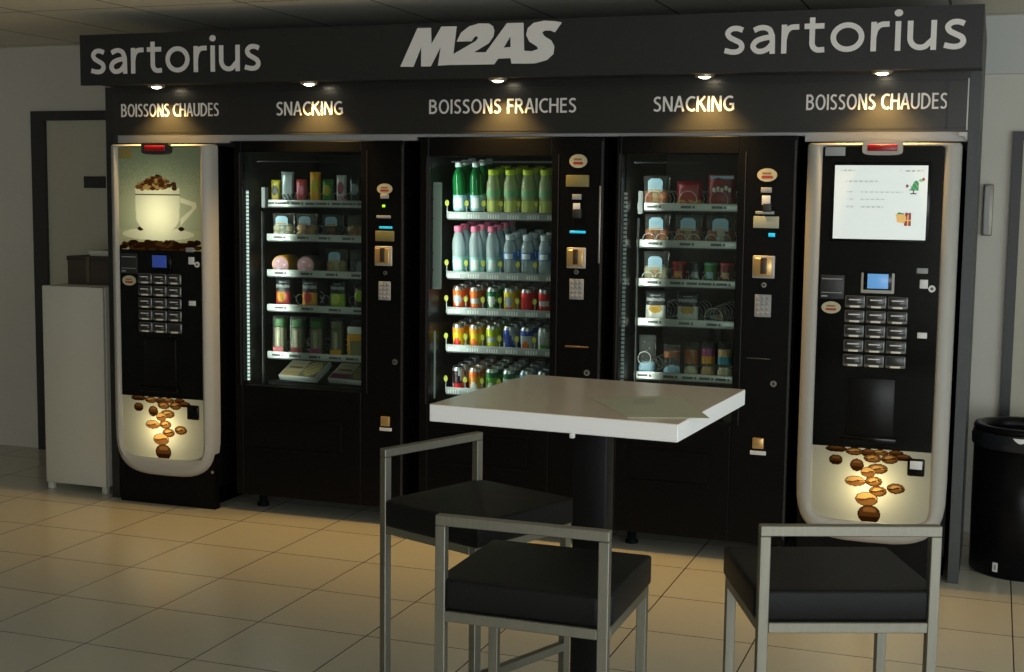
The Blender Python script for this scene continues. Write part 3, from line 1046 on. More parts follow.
    lk2 = MB().disc(cx + hw - .022, .19, .008, .008, -.046, -.039, CHROME, 14)
    lk2.build('base_lock', root, world=True)
    # lamps behind the pictures
    spots = [(cx + .0, .058, .395, 1.75)]
    if not screen:
        spots.append((cx - .012, .12, 1.462, 1.75))
    for i, (x, y, z, e) in enumerate(spots):
        L = bpy.data.lights.new('picture_lamp', 'POINT')
        L.energy = e
        L.color = (1.0, 0.82, 0.42) if i == 0 else (1.0, 0.95, 0.62)
        L.shadow_soft_size = .025
        o = bpy.data.objects.new('picture_lamp', L)
        COL.objects.link(o); o.location = (x, y - .03, z)
    return root

KEYRIM = mat('key_rim', (120, 122, 118), .3, .5)
KEYFACE = mat('key_face', (44, 45, 46), .3)
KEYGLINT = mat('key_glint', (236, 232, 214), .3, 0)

def inpoly(P, px, pz):
    c = False
    for i in range(len(P)):
        (x1, z1), (x2, z2) = P[i], P[(i + 1) % len(P)]
        if (z1 > pz) != (z2 > pz) and px < (x2 - x1) * (pz - z1) / (z2 - z1) + x1:
            c = not c
    return c

def screen_panel(root, cx, yp):
    e = .56
    S_W = mat('screen_white', (212, 220, 216), .3, emit=e)
    S_G = mat('screen_grey', (176, 182, 180), .3, emit=e)
    S_GD = mat('screen_dark_grey', (128, 134, 132), .3, emit=e)
    S_GR = mat('screen_green', (52, 128, 78), .3, emit=e)
    S_GL = mat('screen_pale_green', (120, 178, 130), .3, emit=e)
    S_R = mat('screen_red', (132, 48, 44), .3, emit=e)
    S_T = mat('screen_tan', (214, 170, 100), .3, emit=e)
    S_B = mat('screen_brown', (84, 66, 58), .3, emit=e)
    x0, x1, z0, z1 = cx - .186, cx + .178, 1.414, 1.712
    W, H = x1 - x0, z1 - z0
    # the page's fir tree, made-up gifts replacing its figure; rows of faint text
    tree = [(.80, .66), (.835, .70), (.82, .705), (.85, .755), (.84, .76), (.875, .80), (.90, .79), (.91, .74), (.905, .72), (.91, .66)]
    sack = [(.69, .24), (.675, .33), (.70, .37), (.76, .36), (.79, .30), (.77, .22)]
    box_ = [(.77, .19), (.77, .33), (.84, .33), (.84, .19)]
    lines = [(.07, .93, .22, 'g'), (.70, .93, .72, 'g'), (.75, .925, .86, 'd'), (.87, .93, .95, 'l'), (.13, .78, .47, 'g'), (.14, .64, .215, 'g'), (.29, .64, .74, 'l'),
             (.15, .54, .215, 'g'), (.29, .54, .56, 'l'), (.14, .44, .215, 'g'), (.29, .44, .54, 'l')]
    def ink(u, v):
        for (a, z, b, t) in lines:
            if a <= u <= b and abs(v - z) < .011:
                k = int(u * 160)
                if (k * 7 + int(z * 50)) % 9 in (0, 4):
                    return S_W
                return {'g': S_G, 'd': S_GD, 'l': S_G}[t]
        if inpoly(tree, u, v):
            return S_GL if (int(u * 90) + int(v * 70)) % 5 == 0 else S_GR
        if abs(u - .855) < .006 and .625 < v < .66 or abs(u - .855) < .035 and .615 < v < .63:
            return S_B
        for (a, b) in ((.785, .725), (.955, .815)):
            if (u - a) ** 2 / .016 ** 2 + (v - b) ** 2 / .02 ** 2 < 1:
                return S_R
        if (u - .93) ** 2 / .025 ** 2 + (v - .80) ** 2 / .02 ** 2 < 1:
            return S_GL
        if inpoly(sack, u, v):
            return S_GR if v > .345 else S_T
        if inpoly(box_, u, v):
            if abs(u - .805) < .008 or abs(v - .26) < .010:
                return S_T
            return S_R
        if (u - .79) ** 2 / .018 ** 2 + (v - .345) ** 2 / .022 ** 2 < 1 or (u - .825) ** 2 / .018 ** 2 + (v - .345) ** 2 / .022 ** 2 < 1:
            return S_R
        return S_W
    fr = MB().rbox(x0 - .012, x1 + .012, yp - .004, yp + .001, z0 - .012, z1 + .012, GLOSSBLACK, .003)
    f = fr.build('screen_frame', root, world=True)
    s = MB().print_grid(x0, x1, z0, z1, yp - .0045, 150, 122, ink)
    tag(s.build('screen', f, world=True), 'bright white screen page with a small fir tree and gifts')

coffee_machine('silver and black coffee machine with a backlit poster of a coffee cup', .360, False, .288)
coffee_machine('silver and black coffee machine with a bright white screen page', 3.786, True, .302)

# ------------------------------------------------------------------ bottles and cans
WATER = clear('clear_bottle', (232, 244, 248), .36, .06)
GREENB = clear('green_bottle', (30, 140, 70), .45, .06)
LIMEB = clear('lime_bottle', (222, 232, 176), .48, .06)
CAPW = mat('cap_white', (198, 206, 212), .4)
CAPY = mat('cap_lime', (196, 212, 40), .4)
CAPP = mat('cap_pink', (222, 110, 142), .4)
LABB = mat('label_ice_blue', (150, 188, 198), .5)
LABY = mat('label_lime', (204, 208, 112), .5)
LABG = mat('label_green', (112, 172, 120), .5)
LABA = mat('label_aqua', (150, 200, 196), .5)
LABBL = mat('label_blue', (56, 112, 186), .5)
LABWH = mat('label_white', (224, 228, 228), .5)

def bottle(h, r, body, cap, label_z, label_m, name, label, cat, group, blob=None, waist=True, nr=.0175):
    n = h - .022
    prof = [(r * .86, 0), (r, .008), (r, h * .30), (r * (.93 if waist else 1), h * .36), (r, h * .42), (r * .99, h * .62), (r * .93, h * .72), (r * .74, h * .80), (max(r * .50, nr), h * .86), (nr - .003, h * .885), (nr - .003, n)]
    o = MB().lathe(prof, body, 0, 0, 20).build(name, None, (0, 0, -50))
    tag(o, label, cat, group)
    tag(MB().lathe([(nr, n - .004), (nr + .001, n + .000), (nr + .001, h - .004), (nr, h)], cap, 0, 0, 16).build('cap', o), 'coloured screw cap')
    a, b = label_z
    def pick(t, z):
        d = (t - 1.5 * PI)
        if blob and abs(d) < .55 and abs(z - (a + b) / 2 * h) < (b - a) * h * .3:
            return blob
        return label_m
    def rad(z):
        for (r0, z0), (r1, z1) in zip(prof, prof[1:]):
            if z0 <= z <= z1:
                return r0 + (r1 - r0) * (z - z0) / max(1e-6, z1 - z0)
        return r
    zz = [a * h + (b - a) * h * i / 6 for i in range(7)]
    lb = MB().lathe([(rad(z) + .0008, z) for z in zz], label_m, 0, 0, 20, pick=pick, caps=False)
    lb.build('label', o)
    return o

def can(cols, name, label, group):
    """cols: main, second, accent"""
    main, sec, acc, style = cols
    r, h = .0305, .124
    prof = [(r * .80, 0), (r, .009)] + [(r, .009 + .098 * i / 8) for i in range(1, 9)] + [(r * .84, h - .006), (r * .84, h - .003)]
    def pick(t, z):
        d = t - 1.5 * PI
        if z > .107 or z < .008:
            return CANTOP
        if style == 'band' and .045 < z < .075 and abs(d) < .9:
            return sec
        if style == 'blob':
            if (d / .8) ** 2 + ((z - .062) / .026) ** 2 < 1:
                return sec
            if z < .030 and math.sin(t * 3) > 0:
                return acc
        if style == 'stripe':
            if math.sin(t * 2 + z * 30) > .2:
                return sec
            if z < .04:
                return acc
        if style == 'top' and z > .075:
            return sec
        if style == 'fruit':
            if z < .055 and ((d / .7) ** 2 + ((z - .032) / .022) ** 2 < 1):
                return acc
            if z > .078:
                return sec
        return main
    o = MB().lathe(prof, main, 0, 0, 20, pick=pick).build(name, None, (0, 0, -50))
    tag(o, label, 'drink can', group)
    t = MB().lathe([(r * .84, h - .004), (r * .84, h), (r * .76, h), (r * .74, h - .004), (.001, h - .004)], CANTOP, 0, 0, 20, caps=False)
    t.rbox(-.004, .004, -.018, .004, h - .004, h - .001, CHROME, .001, 1)
    tag(t.build('lid', o), 'silver lid with ring pull')
    return o
CANTOP = mat('can_aluminium', (190, 192, 194), .28, .85)
def cm(n, c):
    return mat('can_' + n, c, .32, .15)
OR_, OR2 = cm('orange', (226, 104, 30)), cm('pale_orange', (236, 150, 50))
GR_, GR2 = cm('green', (24, 108, 62)), cm('light_green', (110, 176, 70))
YE_, RE_ = cm('yellow', (222, 190, 30)), cm('red', (206, 28, 34))
YG_, BL_ = cm('lime', (186, 196, 30)), cm('blue', (38, 62, 150))
SI_, DK_ = cm('silver', (176, 182, 186)), cm('dark', (40, 24, 26))
LB_, WH_ = cm('light_blue', (110, 172, 214)), cm('white', (214, 216, 212))

ORD = ['front', 'second', 'third', 'fourth']
LANE = ['first', 'second', 'third', 'fourth', 'fifth', 'sixth']
TRAYN = ['top', 'second', 'third', 'fourth', 'lowest']

def fill_lane(proto, desc, ti, li, n, dy, y0, group, cat=None):
    for k in range(n):
        lab = '%s, %s in %s lane, drinks machine %s tray' % (desc, ORD[k], LANE[li], TRAYN[ti])
        loc = (lanes[li], y0 + k * dy, MT[ti] - .0275 + (y0 + k * dy - .208) * SLOPE)
        proto.rotation_euler.x = math.radians(6.5)
        if (proto.name, ) not in _used:
            _used.add((proto.name, ))
            proto.location = loc
            proto['label'] = lab
            proto['group'] = group
        else:
            dup(proto, loc, lab, group)
_used = set()

g = 'bottles in the drinks machine'
b1 = bottle(.262, .034, GREENB, CAPW, (.12, .40), LABB, 'water_bottle', 'x', 'bottle', g, LABWH)
b2 = bottle(.226, .035, LIMEB, CAPY, (.12, .36), LABY, 'lemonade_bottle', 'x', 'bottle', g, nr=.0245)
t2 = MB().lathe([(.0358, .10), (.0358, .128)], LABG, 0, 0, 20, caps=False).build('upper_label', b2)
b3 = bottle(.240, .034, WATER, CAPP, (.10, .40), LABA, 'water_bottle', 'x', 'bottle', g, LABWH, nr=.0215)
b4 = bottle(.205, .033, WATER, CAPW, (.42, .60), LABBL, 'water_bottle', 'x', 'bottle', g, LABWH, nr=.021)
for li in (0, 1):
    fill_lane(b1, 'green bottle with white cap', 0, li, 3, .085, .245, g)
for li in (2, 3, 4, 5):
    fill_lane(b2, 'bottle with lime yellow cap', 0, li, 3, .085, .245, g)
for li in (0, 1, 2):
    fill_lane(b3, 'clear bottle with pink cap', 1, li, 4, .085, .245, g)
for li in (3, 4, 5):
    fill_lane(b4, 'clear bottle with blue label', 1, li, 3, .085, .245, g)
g = 'cans in the drinks machine'
plan = {2: [('orange can with grey band', (OR_, SI_, RE_, 'blob')), ('orange can with pale swirl', (OR_, SI_, WH_, 'band')), ('dark green can', (GR_, WH_, GR2, 'blob')), ('yellow can with red patches', (YE_, SI_, RE_, 'blob')), ('red can', (RE_, RE_, RE_, 'plain')), ('red can with white band', (RE_, WH_, RE_, 'band'))],
        3: [('yellow can with red foot', (YE_, OR2, RE_, 'fruit')), ('yellow can with orange top', (YE_, OR2, OR_, 'fruit')), ('lime yellow can', (YG_, SI_, YE_, 'band')), ('blue and silver can', (BL_, SI_, BL_, 'stripe')), ('blue can with orange picture', (SI_, BL_, OR_, 'fruit')), ('silver white can', (SI_, WH_, GR2, 'stripe'))],
        4: [('black and silver can', (DK_, SI_, RE_, 'stripe')), ('orange can with white middle', (OR2, OR_, WH_, 'fruit')), ('pale green can', (GR2, GR_, WH_, 'fruit')), ('green can with fruit picture', (WH_, GR_, YE_, 'fruit')), ('light blue can with peach picture', (LB_, LB_, OR2, 'fruit')), ('light blue can', (LB_, WH_, BL_, 'stripe'))]}
for ti, row in plan.items():
    for li, (desc, cols) in enumerate(row):
        p = can(cols, 'drink_can', 'x', g)
        fill_lane(p, desc, ti, li, 4, .070, .243, g)

# ------------------------------------------------------------------ snacks
def sm(n, c, rough=.4, metal=0.0):
    return mat('wrap_' + n, c, rough, metal)
FILM = clear('clear_film', (240, 240, 236), .05, .12, 1.16)
FILMD = clear('thin_film', (240, 242, 238), .04, .1, 1.16)

def pillow(w, h, d, pick, nx=14, nz=18, tilt=0.0):
    """a filled bag standing up: puffed in the middle, flat crimped ends"""
    mb = MB(); o = 0
    def pt(u, v, s):
        x = (u - .5) * w * (1 - .05 * math.sin(PI * v)); z = v * h
        e = max(0, (1 - (2 * u - 1) ** 4)) * max(0, 1 - (2 * v - 1) ** 6)
        wob = 1 + .10 * math.sin(9 * u + 5 * v) * math.sin(7 * v + 2)
        y = s * d / 2 * (e ** .6) * wob
        return (x, y, z)
    for s in (-1, 1):
        W = nx + 1; o = len(mb.v)
        for k in range(nz + 1):
            for i in range(W):
                mb.v.append(pt(i / nx, k / nz, s))
        for k in range(nz):
            for i in range(nx):
                m = pick((i + .5) / nx, (k + .5) / nz, s)
                q = [o + k * W + i, o + k * W + i + 1, o + (k + 1) * W + i + 1, o + (k + 1) * W + i]
                mb.f.append(q if s < 0 else q[::-1]); mb.mi.append(mb.mid(m)); mb.sm.append(True)
    if tilt:
        mb.xf(Matrix.Rotation(tilt, 4, 'Y'))
    return mb

def place(mb, name, label, cat, group, x, z, y=.246, rz=0.0, tilt=0.0):
    o = mb.build(name, None, (x, y, z))
    o.rotation_euler = (tilt, 0, rz)
    return tag(o, label, cat, group)

def bag(name, label, x, z, w, h, d, c1, c2, c3=None, group='snacks in the sandwich machine', cat='snack bag', rz=0, tilt=0, y=.246):
    c3 = c3 or c2
    def pick(u, v, s):
        if v > .93 or v < .05:
            return c1
        if (u - .5) ** 2 / .13 + (v - .58) ** 2 / .045 < 1:
            return c2
        if v < .36 and ((u * 3.1 + v * 5) % 1) < .6:
            return c3
        return c1
    return place(pillow(w, h, d, pick), name, label, cat, group, x, z, y, rz, tilt)

gl = 'snacks in the sandwich machine'
zL = [t - .027 for t in LT]
YW, GY, RD, OG, GN, PK, DK2, TAN, BRN = sm('yellow', (170, 158, 36)), sm('silver', (150, 160, 162), .3, .3), sm('red', (150, 44, 44)), sm('orange', (200, 140, 22)), sm('green', (52, 116, 46)), sm('pink', (176, 96, 116)), sm('dark', (38, 38, 40)), sm('tan', (190, 158, 108)), sm('brown', (146, 84, 38))
LBLU, WHT, DKR, CRM, PLUM = sm('light_blue', (150, 186, 206)), sm('white', (212, 212, 204)), sm('dark_red', (120, 26, 34)), sm('cream', (206, 196, 164)), sm('plum', (150, 52, 110))
bag('snack_bag', 'small yellow and black snack bag at the open end of the top tray', .828, zL[0], .052, .125, .03, YW, DK2, OG)
bag('snack_bag', 'tall silver grey snack bag leaning beside the yellow bag', .895, zL[0], .066, .165, .03, GY, GY, DK2, rz=.25)
bag('snack_bag', 'small red snack bag beside the silver grey one', .972, zL[0], .060, .128, .03, RD, PK, RD)
bag('snack_bag', 'tall orange yellow snack bag between the red and green bags', 1.049, zL[0], .060, .165, .03, OG, YW, OG)
bag('snack_bag', 'small green snack bag beside the orange one', 1.118, zL[0], .060, .130, .03, GN, YW, GN)
bag('snack_bag', 'white snack bag with a pink patch on the top tray', 1.193, zL[0], .054, .150, .03, WHT, PK, PK)
bag('snack_bag', 'dark grey snack bag half hidden by the door frame', 1.268, zL[0], .060, .140, .03, DK2, GY, DK2)
bag('snack_bag', 'dark snack bag behind the door frame at the end of the top tray', 1.340, zL[0], .056, .130, .03, DK2, DK2, DK2)

def food_pack(label, x, z, w, h, d, food, lab, group, name='pastry_pack', cat='snack pack', rz=0, tilt=0, film=FILM, labz=(.55, .9)):
    """clear packet: film, the food seen through it, a paper label stuck on"""
    root = thing(name, label, cat, (x, .248, z), rz, group)
    root.rotation_euler = (tilt, 0, rz)
    pillow(w, h, d, lambda u, v, s: film).build('film', root)
    f = MB()
    n = 3 if w > .1 else 2
    for i in range(n):
        fx = (i - (n - 1) / 2) * w * .26
        for (r, zz) in ((.30, .20), (.26, .42)):
            bm = bmesh.new()
            bmesh.ops.create_uvsphere(bm, u_segments=12, v_segments=8, radius=1)
            for v in bm.verts:
                v.co = Vector((fx + v.co.x * w * .21, v.co.y * d * .36, zz * h + v.co.z * h * .17 * (1 + .15 * math.sin(5 * v.co.x + i))))
            f.from_bm(bm, food[(i + int(zz * 10)) % len(food)], True)
            bm.free()
    f.build('food', root)
    if lab:
        l = MB()
        z0, z1 = labz[0] * h, labz[1] * h
        lw = w * .27
        pts = [(-lw, z0), (lw, z0), (lw, z1 - .012), (lw * .6, z1), (-lw * .6, z1), (-lw, z1 - .012)]
        l.prism([pts], -d / 2 - .003, -d / 2 - .0015, lab)
        l.box(-lw * .85, lw * .75, -d / 2 - .0036, -d / 2 - .003, z0 + .003, z0 + .010, OG)
        for q in range(3):
            l.box(-lw * .7, lw * (.6 - .2 * q), -d / 2 - .0034, -d / 2 - .003, z1 - .022 - q * .009, z1 - .019 - q * .009, GY)
        tag(l.build('label', root), 'light blue paper label')
    return root

food_pack('clear bread pack with blue label at the open end of the second tray', .870, zL[1], .120, .128, .05, [CRM, WHT], LBLU, gl, 'bread_pack', rz=.1)
food_pack('clear bread pack with tan bread, second along the second tray', 1.000, zL[1], .115, .128, .05, [TAN, BRN], LBLU, gl, 'bread_pack', rz=.05)
food_pack('clear pack with dark filling and blue label on the second tray', 1.145, zL[1], .115, .128, .05, [DK2, BRN], LBLU, gl, 'bread_pack', rz=.1)
food_pack('tan bread pack cut off by the door frame on the second tray', 1.275, zL[1], .105, .126, .05, [TAN, BRN], None, gl, 'bread_pack')

def roll(label, x, z, r, ln, yaw, side, end):
    root = thing('wrap_roll', label, 'wrap roll', (x, .225, z), yaw, gl)
    b = MB().lathe([(r * .92, 0), (r, .006), (r, ln - .006), (r * .9, ln)], side, 0, 0, 24)
    b.xf(Matrix.Translation((0, 0, r + .001)) @ Matrix.Rotation(-PI / 2, 4, 'X'))
    b.build('wrapper', root)
    e = MB().disc(0, r + .001, r * .86, r * .86, -.002, .001, end, 24)
    for q in range(6):
        a = q * 1.05
        e.disc(r * .45 * math.cos(a), r + .001 + r * .45 * math.sin(a), r * .16, r * .13, -.003, -.002, PK2 if q % 2 else WHT, 10)
    tag(e.build('cut_end', root), 'pink cut end')
    return root
PK2 = sm('ham_pink', (206, 150, 160))
roll('orange sided wrap roll with pink cut end on the third tray', .862, zL[2], .048, .15, .12, OG, PK2)
roll('grey sided wrap roll with pink cut end beside the orange one', 1.005, zL[2], .048, .15, .12, sm('film_grey', (110, 98, 92)), PK2)
food_pack('clear bread pack with blue label on the third tray', 1.166, zL[2], .118, .134, .05, [TAN, CRM], LBLU, gl, 'bread_pack')
food_pack('clear pack with dark food cut off by the door frame on the third tray', 1.292, zL[2], .110, .134, .05, [DK2, GY], None, gl, 'bread_pack')

PRT = sm('print_grey', (170, 172, 172))
def pouch(label, x, z, w, h, low, mid, group, cat='fruit pouch', name='fruit_pouch', white_low=False):
    def pick(u, v, s):
        if v > .92:
            return DK2
        if .70 < v < .79 and .10 < u < .90 and s < 0:
            return PRT if (int(u * 24) * 5 + int(v * 32)) % 7 not in (0, 3) else DK2
        if .83 < v < .87 and .3 < u < .7 and s < 0:
            return GY
        if v < .56:
            if white_low:
                if (u - .5) ** 2 / .10 + (v - .46) ** 2 / .018 < 1:
                    return OG if (int(u * 40) + int(v * 30)) % 3 else YW
                if v < .06:
                    return OG
                return WHT if .04 < u < .96 else DK2
            if (u - .42) ** 2 / .07 + (v - .40) ** 2 / .03 < 1:
                return mid
            return low if .06 < u < .94 else DK2
        return DK2
    return place(pillow(w, h, .05, pick, 24, 32), name, label, cat, group, x, z)
RDF, GRF, YGF = sm('berry_red', (168, 40, 44)), sm('apple_green', (142, 172, 50)), sm('lime_mid', (190, 200, 90))
pouch('black topped fruit pouch with red fruit on the fourth tray', .873, zL[3], .096, .158, RDF, OG, gl)
pouch('black topped fruit pouch with orange fruit on the fourth tray', 1.023, zL[3], .096, .158, OG, RDF, gl)
pouch('black topped fruit pouch with green fruit on the fourth tray', 1.178, zL[3], .096, .158, GRF, YGF, gl)
bag('snack_bag', 'dark pouch cut off by the door frame on the fourth tray', 1.300, zL[3], .080, .14, .04, DK2, GRF, DK2)

def tall_pack(label, x, z, w, h, fill, band, top):
    root = thing('salad_tub', label, 'salad tub', (x, .235, z), 0, gl)
    b = MB().rbox(-w / 2, w / 2, -.025, .025, 0, h, FILMD, .004)
    b.build('clear_box', root)
    f = MB()
    f.rbox(-w * .42, w * .42, -.018, .02, .010, h * .72, fill, .006)
    f.rbox(-w * .42, w * .42, -.019, .02, h * .72, h * .93, top, .008)
    f.rbox(-w * .18, w * .10, -.0215, -.018, .05, h * .66, CRM, .003)
    f.build('filling', root)
    l = MB().box(-w * .5, w * .5, -.0265, -.025, .012, h * .11, WHT).box(-w * .46, w * .46, -.0268, -.025, h * .11, h * .24, band)
    tag(l.build('label', root), 'white label with a coloured band')
    return root
OLV, TAN2 = sm('olive', (120, 116, 84)), sm('grey_tan', (150, 138, 112))
tall_pack('tall clear salad tub with red label at the open end of the fifth tray', .855, zL[4], .064, .205, TAN2, RDF, GN)
tall_pack('tall clear salad tub with dark red label, second on the fifth tray', .956, zL[4], .070, .205, OLV, DKR, GN)
tall_pack('tall clear salad tub with purple label on the fifth tray', 1.064, zL[4], .068, .205, TAN2, PLUM, GN)
tall_pack('tall clear salad tub with orange label on the fifth tray', 1.178, zL[4], .066, .205, OLV, OG, OLV)
def carton(label, x, z, w, h):
    root = thing('juice_carton', label, 'juice carton', (x, .24, z), 0, gl)
    MB().rbox(-w / 2, w / 2, -.03, .03, 0, h * .66, OG, .004).rbox(-w / 2, w / 2, -.03, .03, h * .66, h * .84, WHT, .006).build('body', root)
    MB().prism([[(-w / 2, h * .83), (w / 2, h * .83), (w * .3, h), (-w * .3, h)]], -.012, .012, DK2).build('top_fold', root)
    MB().box(-w * .3, w * .4, -.032, -.03, h * .1, h * .5, OLV).build('label', root)
carton('orange and white carton beside the salad tubs on the fifth tray', 1.285, zL[4], .09, .20)

def flat_box(label, x, z, w, ln, c1, c2):
    root = thing('sandwich_tray', label, 'sandwich box', (x, .252, z), .0, gl)
    root.rotation_euler = (math.radians(29), 0, -.16)
    def pk(u, v):
        if u < .03 or u > .97 or v < .04 or v > .96:
            return WHT
        if u > .50:
            if ((u - .74) / .22) ** 2 + ((v - .5) / .40) ** 2 < 1:
                return [TAN, OLV, CRM, YW][(int(u * 22) * 3 + int(v * 16)) % 4]
            return OLV
        if v < .30:
            return c1
        if .46 < v < .58 and .1 < u < .44:
            return c2 if int(u * 40) % 3 else YW
        if .72 < v < .78 and .1 < u < .4:
            return GY
        return CRM
    b = MB().rbox(-w / 2, w / 2, 0, ln, 0, .030, WHT, .003)
    b.build('box', root)
    s = MB().print_grid(-w / 2 + .002, w / 2 - .002, 0.002, ln - .002, 0, 40, 30, pk)
    s.v = [(p[0], p[2], .0306) for p in s.v]
    s.build('lid_film', root)
    return root
flat_box('white sandwich box with tan label lying tilted on the lowest tray', .945, zL[5] + .002, .235, .15, TAN, DKR)
flat_box('white sandwich box with pink label lying tilted on the lowest tray', 1.225, zL[5] + .002, .235, .15, PLUM, DKR)

gr = 'snacks in the cake machine'
zR = [t - .027 for t in RT]
RDC, CHO = sm('crisp_red', (136, 30, 36)), sm('cake_brown', (186, 104, 44))
food_pack('clear cake pack with blue label at the open end of the top tray', 2.778, zR[0], .125, .148, .05, [CHO, TAN], LBLU, gr, labz=(.52, .92))
bag('snack_bag', 'red crisp bag with pale swirl in the middle of the top tray', 2.930, zR[0], .120, .125, .05, RDC, RD, OG, gr)
bag('snack_bag', 'large dark red crisp bag with pale top edge on the top tray', 3.075, zR[0], .130, .160, .055, RDC, DKR, RD, gr)
MB().box(-.05, .056, -.026, -.0245, .136, .150, LBLU).build('top_label', bpy.context.scene.objects['snack_bag.' + '%03d' % 10] if False else [o for o in bpy.data.objects if o.get('label', '').startswith('large dark red')][0])
mk = MB()
for i, (a, b) in enumerate(((-.03, .088), (-.012, .094), (.006, .088), (.024, .096), (.040, .088))):
    mk.box(a - .006, a + .006, -.0320, -.0300, b - .010, b + .008, WHT)
mk.build('print', [o for o in bpy.data.objects if o.get('label', '').startswith('large dark red')][0])
food_pack('clear brioche pack with blue label at the open end of the second tray', 2.785, zR[1], .120, .140, .05, [CHO, BRN], LBLU, gr, labz=(.5, .9))
food_pack('clear brioche pack with blue label in the middle of the second tray', 2.930, zR[1], .125, .140, .05, [BRN, TAN], LBLU, gr, rz=.06, labz=(.5, .9))
food_pack('clear brioche pack with blue label and white filling at the second tray end', 3.075, zR[1], .130, .140, .05, [BRN, WHT], LBLU, gr, rz=.1, labz=(.5, .9))
food_pack('large clear cake pack with blue label standing alone on the third tray', 2.785, zR[2], .120, .148, .05, [CRM, TAN], LBLU, gr, labz=(.45, .85))

def jar(label, x, z, lid, body, img):
    r, h = .030, .104
    o = MB().lathe([(r * .84, 0), (r * .9, .004)] + [(r * (.9 + .1 * i / 6), .004 + (h - .018) * i / 6) for i in range(1, 7)] + [(r, h - .010)], body, 0, 0, 20, pick=lambda t, zz: img if (((t - 1.5 * PI) / .6) ** 2 + ((zz - .044) / .018) ** 2 < 1) else None).build('snack_tub', None, (x, .251, z))
    tag(o, label, 'snack tub', gr)
    MB().lathe([(r * 1.04, h - .012), (r * 1.08, h - .008), (r * 1.08, h - .001), (r, h)], lid, 0, 0, 20).build('lid', o)
    return o
LIDR, LIDB, LIDG = sm('lid_red', (176, 50, 60)), sm('lid_black', (56, 52, 52)), sm('lid_teal', (92, 160, 130))
jar('small tub with red lid, first of four on the third tray', 2.892, zR[2], LIDR, DKR, OG)
jar('small tub with black lid between the red and green lids', 2.966, zR[2], LIDB, DK2, GY)
jar('small tub with teal green lid on the third tray', 3.034, zR[2], LIDG, GN, LBLU)
jar('small tub with red lid beside the teal lid, end of the third tray', 3.106, zR[2], LIDR, DKR, TAN)
pouch('black noodle pouch with white bowl picture, open end of the fourth tray', 2.790, zR[3], .105, .150, WHT, OG, gr, 'noodle pouch', 'noodle_pouch', True)
pouch('black noodle pouch with white bowl picture, middle of the fourth tray', 2.938, zR[3], .108, .150, WHT, OG, gr, 'noodle pouch', 'noodle_pouch', True)
food_pack('small clear pack with reddish food at the end of the fourth tray', 3.068, zR[3], .10, .085, .05, [RD, GY, TAN], None, gr, 'snack_pack')

def tall_bag(label, x, z, w, h, low, mid, hi):
    def pick(u, v, s):
        if v < .36:
            return low if ((u - .5) / .48) ** 2 + ((v - .18) / .2) ** 2 < 1 else FILMD
        if .42 < v < .60:
            return mid
        if .62 < v < .80:
            return hi
        return FILMD
    return place(pillow(w, h, .05, pick, 16, 26), 'snack_bag', label, 'snack bag', gr, x, z)
tall_bag('tall clear bag with pale blue food at the open end of the lowest tray', 2.752, zR[4], .082, .19, LBLU, FILMD, FILMD)
tall_bag('tall clear bag with pale blue food, second on the lowest tray', 2.868, zR[4], .078, .15, LBLU, FILMD, BRN)
tall_bag('tall bag with cream nuts and brown top on the lowest tray', 2.957, zR[4], .066, .165, CRM, BRN, BRN)
tall_bag('tall bag with purple band on the lowest tray', 3.034, zR[4], .064, .175, TAN, OG, PLUM)
tall_bag('tall bag with teal band at the end of the lowest tray', 3.110, zR[4], .068, .175, CRM, sm('teal', (60, 140, 160)), TAN)

# ------------------------------------------------------------------ white cabinet, box and bin
CABW = noisy('white_melamine', (198, 196, 182), (194, 192, 178), 3, .5)
cab = thing('white_cabinet', 'tall narrow white cabinet on small feet beside the coffee cup machine', 'cabinet', (-.25, .3, 0))
MB().rbox(-.440, -.060, .050, .56, .035, 1.078, CABW, .003).build('body', cab, world=True)
MB().rbox(-.438, -.062, .030, .049, .038, 1.078, CABW, .003).build('door', cab, world=True)
for x in (-.425, -.085):
    for y in (.06, .52):
        MB().rbox(x - .015, x + .015, y - .015, y + .015, 0, .036, CABW, .003).build('foot', cab, world=True)
bx = thing('storage_box', 'dark brown box standing on top of the white cabinet', 'box', (-.25, .34, 1.078))
BOXM = mat('brown_card', (64, 56, 46), .7)
MB().rbox(-.408, -.075, .20, .48, 1.078, 1.222, BOXM, .004).build('body', bx, world=True)
MB().rbox(-.412, -.071, .196, .484, 1.205, 1.228, mat('brown_card_lid', (58, 50, 42), .7), .004).build('lid', bx, world=True)
MB().box(-.285, -.265, .1945, .196, 1.09, 1.226, mat('box_tape', (84, 76, 62), .6)).build('tape', bx, world=True)
pp = thing('white_tray', 'small pale tray lying on the dark brown box', 'tray', (-.19, .34, 1.228))
MB().rbox(-.295, -.085, .24, .44, 1.228, 1.240, CABW, .003).build('base', pp, world=True)
r = MB()
r.rbox(-.300, -.290, .235, .445, 1.236, 1.258, CABW, .002).rbox(-.09, -.08, .235, .445, 1.236, 1.258, CABW, .002).rbox(-.295, -.085, .235, .243, 1.236, 1.258, CABW, .002).rbox(-.295, -.085, .437, .445, 1.236, 1.258, CABW, .002)
r.build('rim', pp, world=True)

